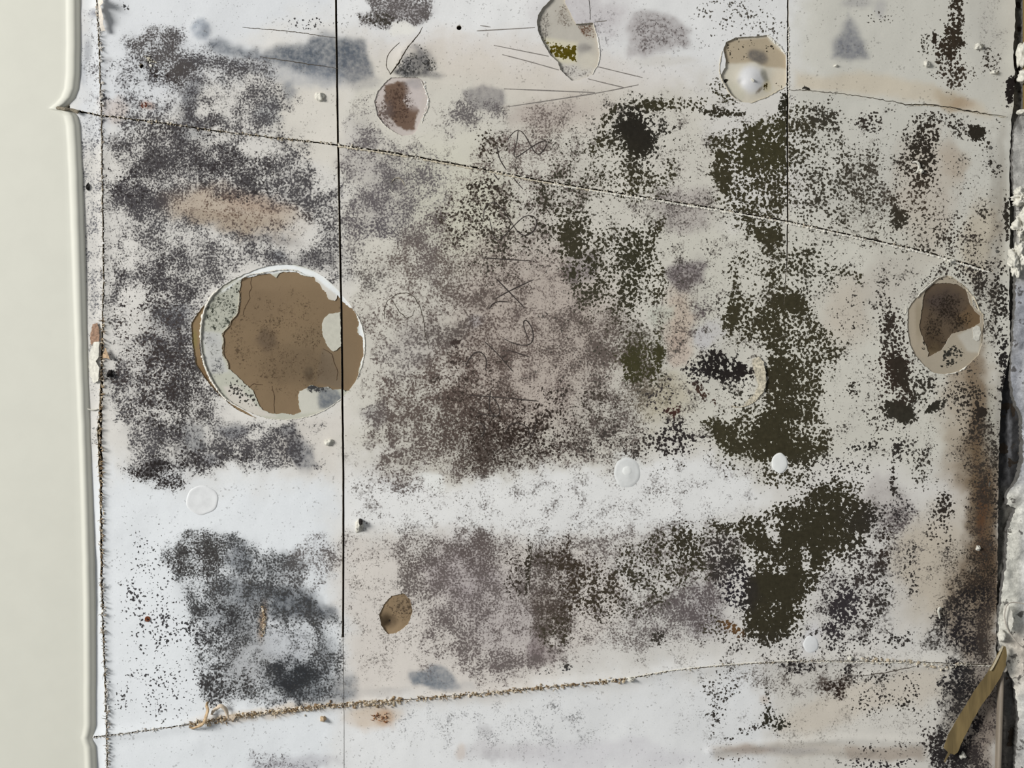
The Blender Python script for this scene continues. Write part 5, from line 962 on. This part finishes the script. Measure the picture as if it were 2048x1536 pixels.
# metal edging bar
bar = bpy.data.objects.new('edging_bar', None); COL.objects.link(bar); bar.location = W(1997, 1440, .002)
thing(bar, 'narrow dull metal edging bar standing at the lower right corner', 'metal bar')
def bar_mesh():
    bm = bmesh.new(); rows = []
    for y, dx, sc in ((1325, 3.0, .3), (1327, 3, .7), (1332, 2.8, 1), (1400, 1.0, 1), (1470, -1, 1), (1536, -3, 1), (1760, -9, 1)):
        prof = [(-6, 0), (-6, .005), (-4.5, .0072), (0, .008), (2.2, .0074), (3.6, .0055), (3.6, 0)]
        rows.append([bm.verts.new(Vector(((dx+px_*sc)*S, -u*sc, (1440-y)*S))) for px_, u in prof])
    for r0, r1 in zip(rows, rows[1:]):
        for j in range(len(r0)-1): bm.faces.new((r0[j], r1[j], r1[j+1], r0[j+1])).smooth = True
    bm.faces.new(rows[0]); bm.faces.new(rows[-1][::-1]); bmesh.ops.recalc_face_normals(bm, faces=bm.faces)
    me = bpy.data.meshes.new('bar'); bm.to_mesh(me); bm.free(); return me
link('bar', bar_mesh(), METAL, bar)
disc('end_cap', 6.4*S, .003, simple_mat('pale_metal', (186, 178, 164), .5, .1, 300), bar, (4*S, -.0072, 106*S))
# plaster flake and thread on the masonry
thing(plate('plaster_flake', k4([(598, 262), (618, 275), (634, 320), (642, 380), (636, 440), (625, 476), (600, 450), (582, 390), (576, 330), (582, 285)]), .0105, .0022, PLASTER, None, lambda x, y: .003*max(0, (x-1998)/16), 3, 11), 'oval white plaster flake lifting off the masonry above the tan strip', 'plaster flake')
lump('plaster_lump', 1999, 1270, 7, 10, .008, 51, PLASTER, 'small white plaster lump below the oval flake at lower right', 'plaster lump', 'plaster lumps along the right edge', .006)
bm = bmesh.new()
tp = smooth_line(k4([(900, 285), (768, 262), (700, 252), (640, 244), (592, 254), (572, 310), (578, 380), (600, 455), (650, 530), (700, 580), (768, 612), (900, 640)]), 2)
tube(bm, [W(x, y, .0165+.0012*math.sin(i*.4)) for i, (x, y) in enumerate(tp)], .00055, 6)
me = bpy.data.meshes.new('thread'); bm.to_mesh(me); bm.free()
thing(link('thread', me, THREAD), 'thin pale thread looping over the masonry at lower right', 'thread')
bm = bmesh.new()
tp = smooth_line(k4([(118, 385), (108, 350), (100, 325), (108, 302), (120, 300), (122, 312)]), 2)
tube(bm, [W(x, y, SURF(x, y)+.001+.002*math.sin(i/len(tp)*3)) for i, (x, y) in enumerate(tp)], lambda s: .0011-.0006*abs(s-.5), 6)
me = bpy.data.meshes.new('thread'); bm.to_mesh(me); bm.free()
thing(link('thread', me, PLASTER), 'short white hooked fibre on the tan stain at lower right', 'thread')
# brown wood at the top right corner
bm = bmesh.new(); bmesh.ops.create_cube(bm, size=1)
for v in bm.verts: v.co = Vector((v.co.x*60*S, v.co.y*.03, v.co.z*500*S))
bmesh.ops.bevel(bm, geom=list(bm.edges), offset=.0012, segments=2, affect='EDGES')
me = bpy.data.meshes.new('wood_strip'); bm.to_mesh(me); bm.free()
o = thing(link('wood_strip', me, WOOD), 'brown wooden strip at the top right corner of the wall', 'wood strip')
o.location = W(2074, -14, .016)
# long pale fibre bridging the narrow strip on the left
bm = bmesh.new(); tube(bm, [W(x, y, SURF(x, y)+.0012) for x, y in ((172, 816), (180, 819), (188, 820), (196, 818))], .0007, 5)
me = bpy.data.meshes.new('thread'); bm.to_mesh(me); bm.free()
thing(link('thread', me, PLASTER), 'short pale fibre across the narrow strip at the left edge', 'thread')
bm = bmesh.new(); tube(bm, [W(x, y, .0045+.001*math.sin(x)) for x, y in ((117, 218), (126, 219), (134, 221), (142, 220), (150, 222), (160, 226))], .0016, 6)
for v in bm.verts: v.co += Vector((mnoise.noise(v.co*900), mnoise.noise(v.co*900+Vector((5, 5, 5))), mnoise.noise(v.co*900+Vector((9, 1, 2)))))*.0011
me = bpy.data.meshes.new('paper_shred'); bm.to_mesh(me); bm.free()
thing(link('paper_shred', me, simple_mat('grey_shred', (128, 120, 104), .95, .35, 600)), 'grey paper shred poking over the cream strip at the left cut', 'paper shred')
